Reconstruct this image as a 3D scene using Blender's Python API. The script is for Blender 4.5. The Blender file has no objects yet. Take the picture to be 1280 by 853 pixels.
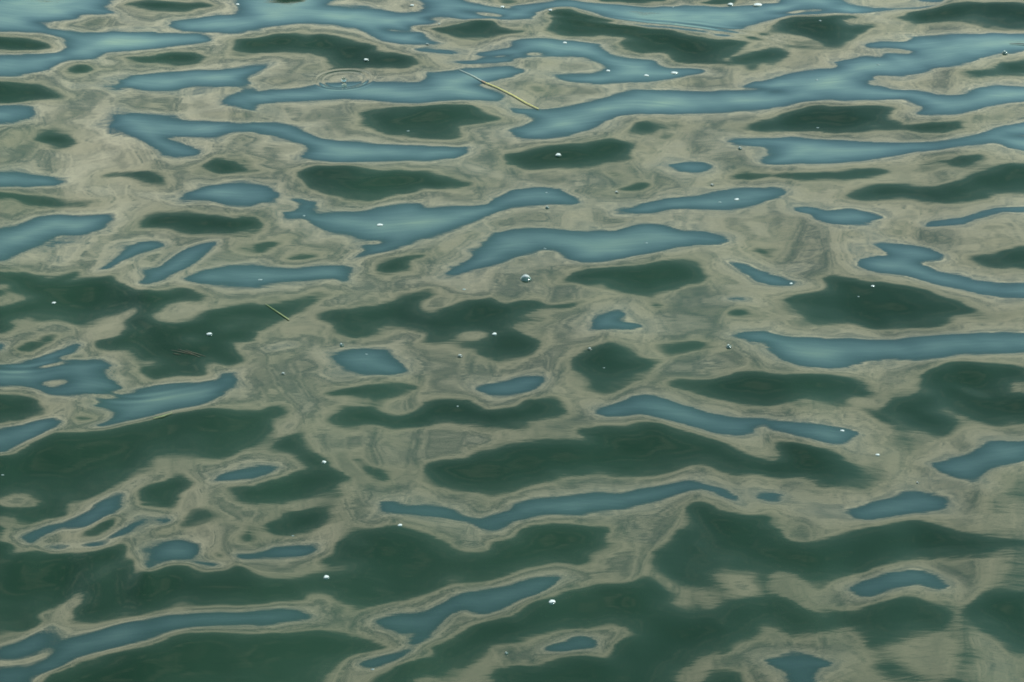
import bpy, bmesh, math, random
import numpy as np

# ------------------------------------------------------------------ camera
scene = bpy.context.scene
CAM_H, PITCH, FPX = 3.15, math.radians(30.0), 2692.9
cam_data = bpy.data.cameras.new('camera')
cam_data.sensor_width = 36.0
cam_data.lens = 36.0 * FPX / 1280.0
cam_data.clip_start, cam_data.clip_end = 0.05, 20000.0
cam = bpy.data.objects.new('camera', cam_data)
cam.location = (0, 0, CAM_H)
cam.rotation_euler = (math.radians(90) - PITCH, 0, 0)
scene.collection.objects.link(cam)
scene.camera = cam

# ------------------------------------------------------------------ sky, sun, exposure
E1, E2 = 19.0, 33.0                 # a long bank of cloud stands between these elevations ahead
SUN_EL, SUN_AZ = math.radians(52), math.radians(85)      # high, to the viewer's right

class Nodes:
    """small helper to write node trees as expressions"""
    def __init__(self, tree): self.t = tree; self.l = tree.links
    def new(self, kind, **kw):
        n = self.t.nodes.new(kind)
        for k, v in kw.items(): setattr(n, k, v)
        return n
    def put(self, sock, v):
        if isinstance(v, bpy.types.NodeSocket): self.l.new(v, sock)
        else: sock.default_value = v
    def m(self, op, a, b=0.0, c=0.0):
        n = self.new('ShaderNodeMath', operation=op)
        for s, v in zip(n.inputs, (a, b, c)): self.put(s, v)
        return n.outputs[0]
    def smooth(self, v, a, b, lo=0.0, hi=1.0):
        n = self.new('ShaderNodeMapRange', interpolation_type='SMOOTHSTEP')
        for k, x in zip(('Value', 'From Min', 'From Max', 'To Min', 'To Max'), (v, a, b, lo, hi)): self.put(n.inputs[k], x)
        return n.outputs[0]
    def lin(self, v, a, b, lo=0.0, hi=1.0):
        n = self.new('ShaderNodeMapRange')
        for k, x in zip(('Value', 'From Min', 'From Max', 'To Min', 'To Max'), (v, a, b, lo, hi)): self.put(n.inputs[k], x)
        return n.outputs[0]
    def vec(self, x, y, z):
        n = self.new('ShaderNodeCombineXYZ')
        for s, v in zip(n.inputs, (x, y, z)): self.put(s, v)
        return n.outputs[0]
    def noise(self, v, scale, detail=4.0, rough=0.5, dist=0.0):
        n = self.new('ShaderNodeTexNoise')
        self.put(n.inputs['Vector'], v); self.put(n.inputs['Scale'], scale)
        n.inputs['Detail'].default_value = detail; n.inputs['Roughness'].default_value = rough; n.inputs['Distortion'].default_value = dist
        return n.outputs[0]
    def mix(self, f, a, b):
        n = self.new('ShaderNodeMix', data_type='RGBA')
        self.put(n.inputs[0], f); self.put(n.inputs[6], a); self.put(n.inputs[7], b)
        return n.outputs[2]

SKY_STRENGTH = 0.15
world = bpy.data.worlds.new('World'); scene.world = world; world.use_nodes = True
wt = world.node_tree; wt.nodes.clear(); N = Nodes(wt)
sky = N.new('ShaderNodeTexSky', sky_type='NISHITA')
sky.sun_disc = False; sky.sun_elevation = SUN_EL; sky.sun_rotation = SUN_AZ
sky.air_density, sky.dust_density, sky.ozone_density = 0.95, 0.35, 1.2
CLOUD = 2.65 / SKY_STRENGTH
tc = N.new('ShaderNodeTexCoord'); sp = N.new('ShaderNodeSeparateXYZ'); N.put(sp.inputs[0], tc.outputs['Generated'])
dx, dy, dz = sp.outputs
zc = N.m('MAXIMUM', dz, 0.03)
P = N.m('DIVIDE', dx, zc); Q = N.m('DIVIDE', dy, zc)            # where the ray meets the cloud level
el = N.m('MULTIPLY', N.m('ARCTAN2', dz, dy), 57.29578)           # height of that line of cloud in degrees
warp = N.noise(N.vec(P, Q, 3.1), 1.1, 3.0, 0.5)
n_edge = N.noise(N.vec(N.m('MULTIPLY', P, 1.6), N.m('MULTIPLY', Q, 2.6), N.m('MULTIPLY', warp, 1.5)), 2.6, 5.0, 0.55, 0.5)
n_body = N.noise(N.vec(N.m('MULTIPLY', P, 2.3), N.m('MULTIPLY', Q, 3.3), N.m('MULTIPLY', warp, 2.0)), 3.0, 5.0, 0.58, 2.2)
n_big = N.noise(N.vec(P, Q, 9.0), 1.7, 2.0, 0.5)
lo = N.smooth(N.m('ADD', el, N.m('MULTIPLY', N.m('SUBTRACT', n_edge, 0.5), 5.5)), E1 - 1.5, E1 + 1.5)
hi = N.smooth(N.m('ADD', el, N.m('MULTIPLY', N.m('SUBTRACT', n_body, 0.5), 8.0)), E2 - 1.8, E2 + 1.8, 1.0, 0.0)
thick = N.lin(N.m('ADD', N.m('MULTIPLY', n_body, 0.65), N.m('MULTIPLY', n_big, 0.35)), 0.39, 0.56, 0.16, 1.04)
mask = N.m('MULTIPLY', N.m('MULTIPLY', lo, hi), thick)
# thin wisps of high cloud over the rest of the sky
n_wisp = N.noise(N.vec(N.m('MULTIPLY', P, 1.8), N.m('MULTIPLY', Q, 3.4), N.m('ADD', warp, 5.0)), 2.3, 6.0, 0.6, 1.2)
veil = N.m('MULTIPLY', N.smooth(n_wisp, 0.47, 0.74), N.smooth(el, E1 - 8.0, E2, 0.0, 0.17))
mask = N.m('MAXIMUM', mask, veil)
# the sky itself, a little green for the camera's colour cast, with a pale glow added above the bank
blue = N.mix(1.0, sky.outputs[0], (0.94, 1.14, 0.97, 1))
blue.node.blend_type = 'MULTIPLY'
fringe = N.m('MULTIPLY', N.m('EXPONENT', N.m('MULTIPLY', N.m('MAXIMUM', N.m('SUBTRACT', el, E2), 0.0), -0.085)), N.smooth(el, E1 + 6.0, E2, 0.0, 0.30))  # added glow, fades upwards to grade the green wave fronts
blue = N.mix(fringe, blue, (CLOUD * 0.40, CLOUD * 0.60, CLOUD * 0.50, 1))
cloud_col = (CLOUD * 1.0, CLOUD * 0.97, CLOUD * 0.73, 1)
bg = N.new('ShaderNodeBackground'); N.put(bg.inputs[0], N.mix(mask, blue, cloud_col)); bg.inputs[1].default_value = SKY_STRENGTH
wo = N.new('ShaderNodeOutputWorld'); N.l.new(bg.outputs[0], wo.inputs[0])

sun_data = bpy.data.lights.new('sun', 'SUN'); sun_data.energy = 3.2; sun_data.angle = math.radians(0.53); sun_data.color = (1, 0.95, 0.87)
sun = bpy.data.objects.new('sun', sun_data); scene.collection.objects.link(sun)
# sky rotation runs clockwise from +Y; the lamp's -Z points away from the sun
sun_dir = (math.sin(SUN_AZ) * math.cos(SUN_EL), math.cos(SUN_AZ) * math.cos(SUN_EL), math.sin(SUN_EL))
from mathutils import Vector
sun.rotation_euler = Vector(sun_dir).to_track_quat('Z', 'Y').to_euler()
sun.location = (7, -2, 9)

vs = scene.view_settings
vs.view_transform = 'Standard'; vs.look = 'None'; vs.gamma = 1.0; vs.exposure = 0.74; vs.use_curve_mapping = False
scene.cycles.filter_width = 1.8; scene.cycles.max_bounces = 6; scene.cycles.use_denoising = True

# ------------------------------------------------------------------ the water's shape
# outlines on the still-water plane, in metres: B = backs of ripples that lean away, G = fronts that lean
# towards the viewer, M = level water between, g / b / m = half-turned patches
SLOPES = '''
B -2.265,8.461 -1.587,8.461 -1.632,8.129 -1.556,8.053 -1.712,8.042 -1.712,7.993 -1.865,7.972 -1.806,7.904 -1.681,7.863 -1.306,7.852 -1.205,7.852 -1.153,7.770 -1.228,7.730 -1.390,7.680 -1.554,7.656 -1.574,7.591 -1.703,7.552 -1.735,7.484 -1.808,7.437 -1.827,7.418 -2.035,7.418
M -2.133,7.863 -1.835,7.852 -1.740,7.801 -1.705,7.710 -1.729,7.656 -2.082,7.630
G -2.124,7.821 -1.880,7.805 -1.785,7.750 -1.758,7.710 -1.803,7.684 -2.092,7.680
B -1.095,8.048 -1.086,8.118 -1.099,8.162 -1.182,8.461 -1.050,8.461 -0.990,7.873 -1.096,7.852 -1.277,7.863 -1.340,7.925 -1.331,7.978 -1.226,8.021
G -1.541,8.162 -1.481,8.195 -1.336,8.195 -1.253,8.173 -1.197,8.144 -1.276,8.100 -1.352,8.070 -1.433,8.085
g -1.581,7.967 -1.544,7.978 -1.490,7.936 -1.537,7.936
G -1.066,7.791 -0.982,7.801 -0.966,7.640 -1.035,7.650 -1.077,7.680 -1.054,7.750
G -1.509,7.610 -1.459,7.630 -1.365,7.610 -1.295,7.656 -1.204,7.656 -1.146,7.620 -1.168,7.552 -1.247,7.527 -1.327,7.562 -1.415,7.546 -1.474,7.581
G -1.649,7.484 -1.626,7.542 -1.587,7.538 -1.545,7.484 -1.579,7.443 -1.626,7.456
G -2.033,7.409 -1.794,7.362 -1.715,7.334 -1.645,7.233 -1.714,7.215 -1.807,7.170 -1.976,7.152
B -1.972,7.135 -1.780,7.179 -1.717,7.152 -1.714,7.064 -1.756,6.986 -1.938,6.978
B -1.450,7.380 -1.399,7.437 -1.240,7.475 -1.092,7.484 -0.956,7.542 -0.946,7.446 -0.972,7.409 -0.951,7.352 -0.984,7.315 -1.148,7.334 -1.245,7.288 -1.347,7.288 -1.420,7.334
B -0.984,7.315 -0.935,7.334 -0.911,7.099 -0.977,7.117 -1.048,7.170 -1.040,7.224
b -1.706,7.446 -1.663,7.418 -1.581,7.288 -1.620,7.297
b -1.508,7.334 -1.445,7.352 -1.451,7.297
g -1.437,7.206 -1.394,7.210 -1.298,7.152 -1.171,7.117 -1.226,7.096 -1.338,7.126 -1.401,7.161
B -1.401,7.073 -1.345,7.082 -1.254,7.047 -1.109,7.021 -0.902,7.012 -0.893,6.927 -0.968,6.910 -1.036,6.885 -1.120,6.885 -1.209,6.876 -1.156,6.843 -1.070,6.769 -1.086,6.729 -1.152,6.713 -1.209,6.729 -1.238,6.786 -1.298,6.860 -1.364,6.927 -1.409,6.986
G -1.682,6.860 -1.635,6.907 -1.565,6.910 -1.503,6.835 -1.546,6.802 -1.628,6.835
g -1.723,6.786 -1.689,6.827 -1.667,6.786 -1.704,6.761
g -1.643,7.030 -1.597,7.047 -1.582,7.004 -1.616,6.995
b -1.590,6.745 -1.564,6.753 -1.503,6.680 -1.547,6.696
G -1.048,6.649 -1.020,6.696 -0.971,6.688 -0.901,6.609 -0.987,6.586
g -1.751,6.961 -1.701,6.961 -1.702,6.860 -1.738,6.827 -1.733,6.910
B -1.856,6.606 -1.665,6.598 -1.544,6.567 -1.509,6.521 -1.523,6.490 -1.608,6.482 -1.829,6.482
G -1.396,6.567 -1.366,6.590 -1.302,6.614 -1.219,6.606 -1.152,6.513 -1.206,6.513 -1.277,6.544 -1.321,6.567 -1.373,6.552
G -1.824,6.460 -1.620,6.437 -1.529,6.414 -1.396,6.370 -1.389,6.333 -1.448,6.328 -1.544,6.318 -1.603,6.355 -1.661,6.377 -1.807,6.385
b -1.439,6.467 -1.359,6.467 -1.297,6.414 -1.366,6.429
b -1.305,6.460 -1.169,6.445 -1.070,6.399 -1.106,6.370 -1.231,6.414
B -1.082,6.437 -1.003,6.498 -0.913,6.528 -0.851,6.513 -0.834,6.348 -0.877,6.326 -0.931,6.340 -0.996,6.385 -1.058,6.407
B -1.758,6.160 -1.599,6.203 -1.547,6.267 -1.485,6.282 -1.404,6.267 -1.317,6.289 -1.291,6.253 -1.312,6.181 -1.369,6.139 -1.446,6.139 -1.478,6.104 -1.494,6.056 -1.547,6.002 -1.575,5.955 -1.699,5.895
b -1.296,6.282 -1.272,6.253 -1.277,6.125 -1.297,6.167
b -1.497,6.070 -1.424,6.125 -1.375,6.098 -1.461,6.049
b -1.366,5.975 -1.324,5.988 -1.331,5.955
G -1.185,6.189 -1.175,6.253 -1.133,6.282 -1.016,6.285 -0.950,6.275 -0.895,6.246 -0.825,6.260 -0.818,6.189 -0.903,6.146 -0.998,6.139 -1.064,6.153 -1.106,6.181
B -1.208,6.049 -1.183,6.091 -1.127,6.098 -1.094,6.070 -1.123,6.029 -1.171,6.015 -1.203,5.975 -1.242,5.908 -1.289,5.888 -1.260,5.941 -1.230,5.988
B -1.155,5.902 -1.095,5.921 -1.046,6.015 -0.990,6.077 -0.923,6.098 -0.945,6.015 -0.973,5.941 -1.039,5.875 -1.083,5.836 -1.114,5.798 -1.147,5.810 -1.129,5.856
B -1.019,5.836 -0.967,5.888 -0.879,5.935 -0.792,5.941 -0.776,5.778 -0.830,5.772 -0.894,5.798 -0.956,5.804 -0.995,5.817
G -1.689,5.849 -1.498,5.882 -1.450,5.856 -1.439,5.830 -1.394,5.856 -1.340,5.895 -1.335,5.869 -1.370,5.823 -1.305,5.836 -1.236,5.869 -1.191,5.817 -1.134,5.766 -1.084,5.759 -1.035,5.753 -1.015,5.785 -0.970,5.772 -0.939,5.715 -0.947,5.684 -0.985,5.696 -1.023,5.665 -1.054,5.628 -1.086,5.604 -1.045,5.568 -0.984,5.556 -0.935,5.592 -0.917,5.635 -0.847,5.653 -0.765,5.678 -0.742,5.449 -1.221,5.449 -1.123,5.532 -1.138,5.556 -1.123,5.653 -1.172,5.616 -1.227,5.592 -1.281,5.556 -1.342,5.568 -1.413,5.568 -1.441,5.586 -1.475,5.580 -1.491,5.568 -1.480,5.544 -1.490,5.508 -1.609,5.484
M -1.651,5.678 -1.521,5.747 -1.460,5.715 -1.507,5.678 -1.641,5.628
M -1.678,5.798 -1.540,5.798 -1.551,5.778 -1.674,5.778
M -0.858,5.544 -0.822,5.592 -0.781,5.598 -0.804,5.532 -0.844,5.520
M -0.960,5.461 -0.938,5.475 -0.923,5.449
M -1.281,5.556 -1.226,5.586 -1.171,5.610 -1.123,5.653 -1.138,5.556 -1.121,5.520 -1.152,5.490 -1.217,5.461 -1.274,5.449 -1.298,5.520
G -1.386,5.484 -1.344,5.514 -1.317,5.496 -1.342,5.437 -1.388,5.437
g -0.901,6.070 -0.866,6.098 -0.845,6.084 -0.879,6.049
B -1.603,5.458 -1.472,5.447 -1.468,5.400 -1.585,5.377
G -1.444,5.423 -1.410,5.458 -1.366,5.476 -1.345,5.452 -1.373,5.418 -1.405,5.400 -1.431,5.389
B -1.564,5.281 -1.426,5.332 -1.363,5.366 -1.313,5.406 -1.262,5.447 -1.251,5.435 -1.263,5.389 -1.304,5.360 -1.233,5.349 -1.172,5.360 -1.157,5.321 -1.165,5.287 -1.147,5.243 -1.087,5.188 -1.123,5.164 -1.199,5.150 -1.242,5.139 -1.294,5.150 -1.334,5.182 -1.378,5.204 -1.545,5.193
M -1.337,5.215 -1.309,5.231 -1.265,5.237 -1.253,5.218 -1.297,5.197
M -1.163,5.172 -1.130,5.175 -1.134,5.161
M -1.347,5.309 -1.301,5.343 -1.241,5.394 -1.233,5.382 -1.288,5.332 -1.334,5.300
G -1.223,5.458 -0.826,5.470 -0.788,5.389 -0.770,5.332 -0.807,5.304 -0.851,5.332 -0.877,5.309 -0.858,5.248 -0.944,5.254 -1.010,5.237 -1.063,5.287 -1.073,5.321 -1.059,5.343 -1.082,5.377 -1.115,5.406 -1.161,5.400 -1.211,5.423
M -1.070,5.337 -1.037,5.345 -1.022,5.325 -1.055,5.316
B -1.157,5.102 -1.099,5.155 -1.049,5.193 -0.995,5.215 -0.883,5.221 -0.838,5.226 -0.831,5.265 -0.787,5.276 -0.771,5.231 -0.772,5.193 -0.816,5.134 -0.867,5.092 -0.941,5.065 -1.023,5.024 -1.105,4.988 -1.159,4.982 -1.130,5.003 -1.100,5.024 -1.089,5.055 -1.121,5.086
G -1.538,5.161 -1.381,5.164 -1.317,5.123 -1.289,5.076 -1.275,5.044 -1.326,5.024 -1.378,5.008 -1.502,4.998
B -1.494,4.962 -1.359,4.998 -1.308,5.018 -1.262,5.034 -1.228,5.013 -1.236,4.982 -1.283,4.942 -1.319,4.907 -1.353,4.857 -1.466,4.837
G -1.212,5.034 -1.176,5.050 -1.130,5.039 -1.143,5.018 -1.186,5.013
G -1.462,4.818 -1.341,4.852 -1.303,4.907 -1.242,4.957 -1.177,4.957 -1.104,4.977 -1.022,5.013 -0.939,5.055 -0.865,5.076 -0.816,5.086 -0.764,5.070 -0.704,5.081 -0.685,4.887 -0.730,4.862 -0.755,4.837 -0.808,4.837 -0.849,4.862 -0.917,4.852 -0.963,4.837 -0.962,4.789 -0.953,4.765 -0.990,4.731 -1.033,4.703 -1.064,4.666 -1.090,4.638 -1.144,4.619 -1.148,4.583 -1.211,4.565 -1.406,4.565
M -1.419,4.624 -1.299,4.642 -1.265,4.656 -1.256,4.638 -1.223,4.601 -1.254,4.601 -1.301,4.601
M -1.448,4.752 -1.342,4.752 -1.445,4.741
G -0.980,4.666 -0.974,4.694 -0.925,4.722 -0.867,4.755 -0.820,4.722 -0.836,4.680 -0.886,4.661 -0.877,4.601 -0.938,4.592 -0.970,4.601
B -1.088,4.565 -1.068,4.629 -1.034,4.675 -1.001,4.666 -1.006,4.601 -1.011,4.565
B -0.788,4.712 -0.756,4.760 -0.675,4.789 -0.668,4.727 -0.715,4.722 -0.767,4.717
G -0.754,4.694 -0.713,4.698 -0.665,4.694 -0.657,4.619 -0.713,4.606 -0.732,4.638 -0.723,4.647
G -1.275,4.578 -1.131,4.578 -1.138,4.560 -1.192,4.546 -1.222,4.515 -1.252,4.511 -1.266,4.533
G -1.397,4.524 -1.275,4.497 -1.387,4.480
B -1.243,4.467 -1.201,4.511 -1.127,4.551 -1.101,4.578 -1.018,4.578 -1.043,4.542 -1.078,4.506 -1.127,4.493 -1.165,4.480 -1.189,4.449 -1.196,4.432 -1.222,4.436
G -1.089,4.484 -1.069,4.515 -1.033,4.542 -1.011,4.564 -0.998,4.578 -1.001,4.533 -1.016,4.502 -1.034,4.488 -1.041,4.467 -1.076,4.462
B -1.179,4.423 -1.137,4.440 -1.100,4.427 -1.112,4.410 -1.156,4.406
B -1.086,4.436 -1.039,4.453 -0.995,4.497 -0.959,4.528 -0.931,4.542 -0.947,4.515 -0.971,4.471 -1.009,4.453 -1.004,4.427 -1.033,4.421 -1.073,4.419
B -0.910,4.542 -0.882,4.561 -0.855,4.551 -0.876,4.519 -0.902,4.519
b -0.942,4.551 -0.918,4.560 -0.920,4.537 -0.940,4.533
G -0.850,4.511 -0.843,4.533 -0.832,4.569 -0.825,4.596 -0.774,4.596 -0.756,4.560 -0.765,4.524 -0.804,4.508
G -0.691,4.453 -0.670,4.497 -0.647,4.515 -0.639,4.436 -0.674,4.438
B -0.925,4.415 -0.898,4.458 -0.837,4.453 -0.778,4.427 -0.779,4.393 -0.791,4.368 -0.730,4.355 -0.713,4.338 -0.742,4.332 -0.784,4.351 -0.825,4.363 -0.859,4.355 -0.884,4.326 -0.908,4.322 -0.924,4.359 -0.913,4.385
B -0.704,4.393 -0.635,4.397 -0.632,4.368 -0.681,4.368
G -0.745,4.397 -0.719,4.389 -0.707,4.372 -0.732,4.376
b -0.692,4.560 -0.652,4.569 -0.650,4.551 -0.686,4.546
G -1.380,4.445 -1.247,4.436 -1.232,4.410 -1.249,4.393 -1.214,4.393 -1.187,4.410 -1.138,4.389 -1.081,4.406 -1.022,4.410 -0.986,4.440 -0.959,4.427 -0.953,4.385 -0.925,4.368 -0.918,4.322 -0.897,4.313 -0.869,4.326 -0.838,4.351 -0.793,4.347 -0.760,4.317 -0.701,4.322 -0.684,4.347 -0.658,4.334 -0.626,4.309 -0.612,4.179 -0.679,4.171 -0.771,4.171 -0.836,4.159 -0.890,4.132 -0.936,4.120 -0.991,4.108 -1.061,4.101 -1.054,4.140 -1.063,4.163 -1.041,4.203 -1.073,4.195 -1.111,4.163 -1.139,4.136 -1.107,4.116 -1.143,4.081 -1.192,4.066 -1.295,4.058
M -1.025,4.284 -1.009,4.334 -0.992,4.338 -0.994,4.301 -1.015,4.280
m -0.983,4.355 -0.958,4.355 -0.965,4.338
b -1.121,4.140 -1.075,4.179 -1.059,4.171 -1.072,4.132 -1.103,4.120
B -1.280,3.990 -1.166,4.032 -1.120,4.085 -1.101,4.108 -1.069,4.093 -1.066,4.047 -1.068,4.009 -1.102,3.990 -1.145,3.968 -1.271,3.950
B -1.266,3.928 -1.119,3.957 -1.074,3.987 -1.055,4.039 -1.021,4.062 -0.961,4.097 -0.889,4.128 -0.820,4.147 -0.749,4.151 -0.653,4.151 -0.611,4.163 -0.605,4.108 -0.671,4.104 -0.760,4.089 -0.797,4.081 -0.849,4.047 -0.884,4.028 -0.946,4.005 -1.006,3.976 -1.033,3.942 -1.088,3.913 -1.093,3.799 -1.238,3.799
G -1.079,3.799 -1.070,3.917 -1.005,3.968 -0.935,3.998 -0.846,4.028 -0.804,4.062 -0.758,4.077 -0.668,4.074 -0.601,4.070 -0.574,3.799
B -1.058,8.461 -0.669,8.461 -0.745,8.151 -0.646,8.107 -0.527,8.107 -0.445,8.064 -0.350,8.074 -0.361,8.162 -0.430,8.461 -0.231,8.461 -0.193,8.195 -0.104,8.140 0.008,8.107 0.008,7.989 -0.079,7.999 -0.189,7.989 -0.253,8.021 -0.332,8.010 -0.299,7.967 -0.329,7.936 -0.392,7.925 -0.398,7.883 -0.492,7.888 -0.420,7.852 -0.350,7.852 -0.356,7.811 -0.262,7.750 -0.323,7.736 -0.430,7.736 -0.509,7.770 -0.559,7.842 -0.601,7.894 -0.594,7.904 -0.707,7.946 -0.848,7.946 -0.939,7.915 -0.996,7.863
M -0.191,8.085 -0.127,8.085 -0.032,8.042 -0.040,8.021 -0.119,8.036
G -0.990,7.801 -0.917,7.852 -0.848,7.863 -0.790,7.811 -0.746,7.852 -0.667,7.821 -0.585,7.760 -0.521,7.720 -0.519,7.670 -0.487,7.650 -0.442,7.656 -0.364,7.620 -0.361,7.542 -0.390,7.513 -0.494,7.494 -0.660,7.513 -0.709,7.562 -0.705,7.610 -0.776,7.650 -0.900,7.664 -0.974,7.650
B -0.962,7.532 -0.925,7.532 -0.914,7.504 -0.940,7.465 -0.954,7.456
B -0.937,7.288 -0.793,7.315 -0.680,7.371 -0.488,7.380 -0.340,7.367 -0.319,7.409 -0.321,7.465 -0.239,7.484 -0.209,7.484 0.008,7.523 0.007,7.418 -0.059,7.390 -0.125,7.343 -0.029,7.242 -0.051,7.197 -0.116,7.206 -0.203,7.197 -0.332,7.170 -0.419,7.170 -0.522,7.206 -0.639,7.215 -0.782,7.188 -0.854,7.179 -0.925,7.170
B -0.909,7.012 -0.838,7.012 -0.779,6.986 -0.724,6.927 -0.664,6.876 -0.572,6.851 -0.473,6.827 -0.333,6.818 -0.146,6.802 -0.152,6.753 -0.192,6.704 -0.287,6.688 -0.465,6.680 -0.601,6.672 -0.685,6.696 -0.715,6.729 -0.685,6.786 -0.730,6.827 -0.781,6.860 -0.841,6.893 -0.898,6.910
b -0.909,7.152 -0.837,7.152 -0.803,7.099 -0.818,7.030 -0.850,7.064 -0.873,7.082
G -0.544,7.082 -0.489,7.135 -0.346,7.152 -0.231,7.170 -0.145,7.170 -0.108,7.117 -0.036,7.047 -0.092,6.995 -0.170,6.969 -0.140,6.910 -0.196,6.868 -0.279,6.868 -0.364,6.876 -0.448,6.893 -0.494,6.961 -0.541,7.030
G -0.328,7.904 -0.250,7.915 -0.197,7.967 -0.142,7.993 -0.071,7.989 -0.047,7.925 0.008,7.883 0.008,7.842 -0.077,7.791 -0.146,7.764 -0.216,7.791 -0.249,7.852
B -0.382,7.690 -0.322,7.704 -0.244,7.680 -0.175,7.644 -0.243,7.636 -0.343,7.660
B -0.129,7.640 -0.076,7.664 0.008,7.710 0.008,7.630 -0.076,7.630
g -0.153,7.710 -0.092,7.710 -0.107,7.684
g -0.319,7.630 -0.205,7.610 -0.288,7.620
B -0.256,7.562 -0.136,7.581 0.008,7.620 0.008,7.562 -0.075,7.552 -0.166,7.538
G -0.048,6.713 -0.028,6.753 0.007,6.777 0.007,6.633 -0.027,6.657
G -0.099,8.461 0.008,8.461 0.008,8.151 -0.040,8.162
g -0.674,7.012 -0.642,7.047 -0.626,7.030 -0.658,6.986
g -0.867,7.399 -0.831,7.409 -0.835,7.375
G 0.298,8.461 0.727,8.461 0.642,8.166 0.561,8.157 0.450,8.166 0.354,8.184
G 0.739,8.173 0.805,8.195 0.942,8.461 0.900,8.173 0.802,8.157
B 0.000,8.151 0.096,8.173 0.177,8.195 0.258,8.195 0.338,8.179 0.433,8.157 0.559,8.122 0.689,8.140 0.769,8.151 0.848,8.135 0.954,8.151 1.035,8.162 1.017,7.989 0.923,7.915 0.865,7.873 0.763,7.863 0.671,7.888 0.610,7.915 0.533,7.925 0.456,7.957 0.372,8.021 0.287,8.096 0.240,8.129 0.160,8.118 0.103,8.074 0.087,7.999 0.047,7.989 0.000,7.989
G 0.135,8.053 0.176,8.118 0.232,8.122 0.286,8.074 0.371,7.999 0.448,7.946 0.531,7.900 0.624,7.883 0.698,7.832 0.773,7.791 0.849,7.785 0.900,7.750 0.879,7.690 0.826,7.610 0.786,7.581 0.678,7.546 0.618,7.562 0.607,7.620 0.579,7.650 0.487,7.650 0.428,7.690 0.392,7.740 0.441,7.801 0.372,7.811 0.326,7.826 0.255,7.811 0.155,7.832 0.109,7.873 0.133,7.925 0.158,7.999
G 0.000,7.883 0.062,7.873 0.023,7.842 0.000,7.832
B 0.776,7.838 0.824,7.852 0.861,7.832 0.836,7.811 0.790,7.817
B 0.000,7.770 0.046,7.801 0.155,7.801 0.254,7.770 0.331,7.750 0.344,7.690 0.395,7.630 0.454,7.601 0.544,7.581 0.556,7.532 0.592,7.504 0.675,7.504 0.734,7.494 0.716,7.456 0.638,7.409 0.547,7.380 0.443,7.362 0.324,7.352 0.236,7.362 0.178,7.399 0.149,7.437 0.253,7.427 0.328,7.465 0.360,7.504 0.324,7.562 0.280,7.610 0.182,7.620 0.106,7.610 0.045,7.591 0.000,7.601
M 0.053,7.636 0.099,7.656 0.137,7.640 0.099,7.620
B 0.000,7.513 0.060,7.494 0.045,7.456 0.000,7.427
g 0.509,7.362 0.592,7.380 0.683,7.409 0.743,7.427 0.757,7.418 0.695,7.371 0.723,7.352 0.802,7.418 0.785,7.390 0.737,7.343 0.633,7.343 0.559,7.334
G 0.825,7.601 0.874,7.630 0.987,7.700 0.975,7.581 0.898,7.494 0.888,7.542 0.851,7.552
G 0.913,7.801 1.008,7.904 1.001,7.832 0.928,7.801
B 0.838,7.325 0.887,7.371 0.955,7.390 0.946,7.306 0.859,7.312
g 0.037,7.334 0.081,7.334 0.132,7.334 0.168,7.288 0.131,7.260 0.066,7.297
B 0.000,7.135 0.108,7.126 0.202,7.152 0.290,7.188 0.380,7.260 0.455,7.306 0.586,7.288 0.732,7.288 0.945,7.297 0.928,7.126 0.789,7.099 0.687,7.082 0.572,7.073 0.458,7.082 0.386,7.064 0.334,7.012 0.282,6.952 0.210,6.893 0.112,6.860 0.028,6.868 0.000,6.944 0.042,6.978 0.078,7.030 0.043,7.082 0.000,7.091
G 0.393,6.918 0.440,7.012 0.484,7.030 0.515,6.961 0.504,6.893 0.461,6.876
g 0.519,7.030 0.612,7.030 0.641,6.944 0.710,6.927 0.630,6.893 0.560,6.893 0.513,6.927
G 0.000,6.753 0.104,6.802 0.209,6.835 0.293,6.851 0.350,6.876 0.417,6.827 0.414,6.761 0.424,6.696 0.368,6.657 0.244,6.617 0.041,6.617 0.000,6.657
g 0.419,6.860 0.489,6.876 0.510,6.761 0.438,6.696 0.412,6.729
G 0.842,6.978 0.882,7.030 0.919,7.047 0.907,6.927 0.859,6.944
B 0.740,6.860 0.804,6.876 0.903,6.885 0.894,6.802 0.805,6.810
B 0.538,6.649 0.588,6.684 0.656,6.684 0.694,6.649 0.671,6.614 0.635,6.586 0.562,6.601
B 1.025,8.140 1.149,8.461 1.355,8.461 1.332,8.162 1.424,8.129 1.534,8.118 1.632,8.129 1.735,8.173 1.713,8.140 1.626,8.096 1.546,8.096 1.414,8.064 1.333,8.053 1.254,8.053 1.173,8.042 1.093,8.031 1.007,7.967
B 1.626,8.195 1.802,8.461 1.884,8.461 1.735,8.173
M 1.058,8.461 1.132,8.461 1.076,8.166 1.027,8.162
M 1.048,8.057 1.148,8.096 1.236,8.096 1.112,8.057
G 1.003,7.925 1.058,7.999 1.125,8.036 1.204,8.031 1.349,8.048 1.369,8.021 1.293,7.989 1.335,7.946 1.426,7.925 1.368,7.852 1.330,7.801 1.278,7.760 1.214,7.740 1.173,7.781 1.132,7.821 1.041,7.842 0.994,7.842
G 1.517,8.010 1.591,8.074 1.713,8.140 1.767,8.173 1.866,8.184 2.206,8.195 2.135,7.873 1.915,7.863 1.845,7.904 1.792,7.957 1.715,7.967 1.635,7.957 1.551,7.925 1.574,7.967
g 1.376,7.904 1.471,7.915 1.542,7.967 1.531,7.894 1.431,7.852 1.358,7.832
G 0.980,7.700 1.033,7.700 1.058,7.650 1.038,7.601 0.963,7.542
g 1.088,7.781 1.168,7.740 1.143,7.660 1.060,7.601 1.064,7.700
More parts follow.
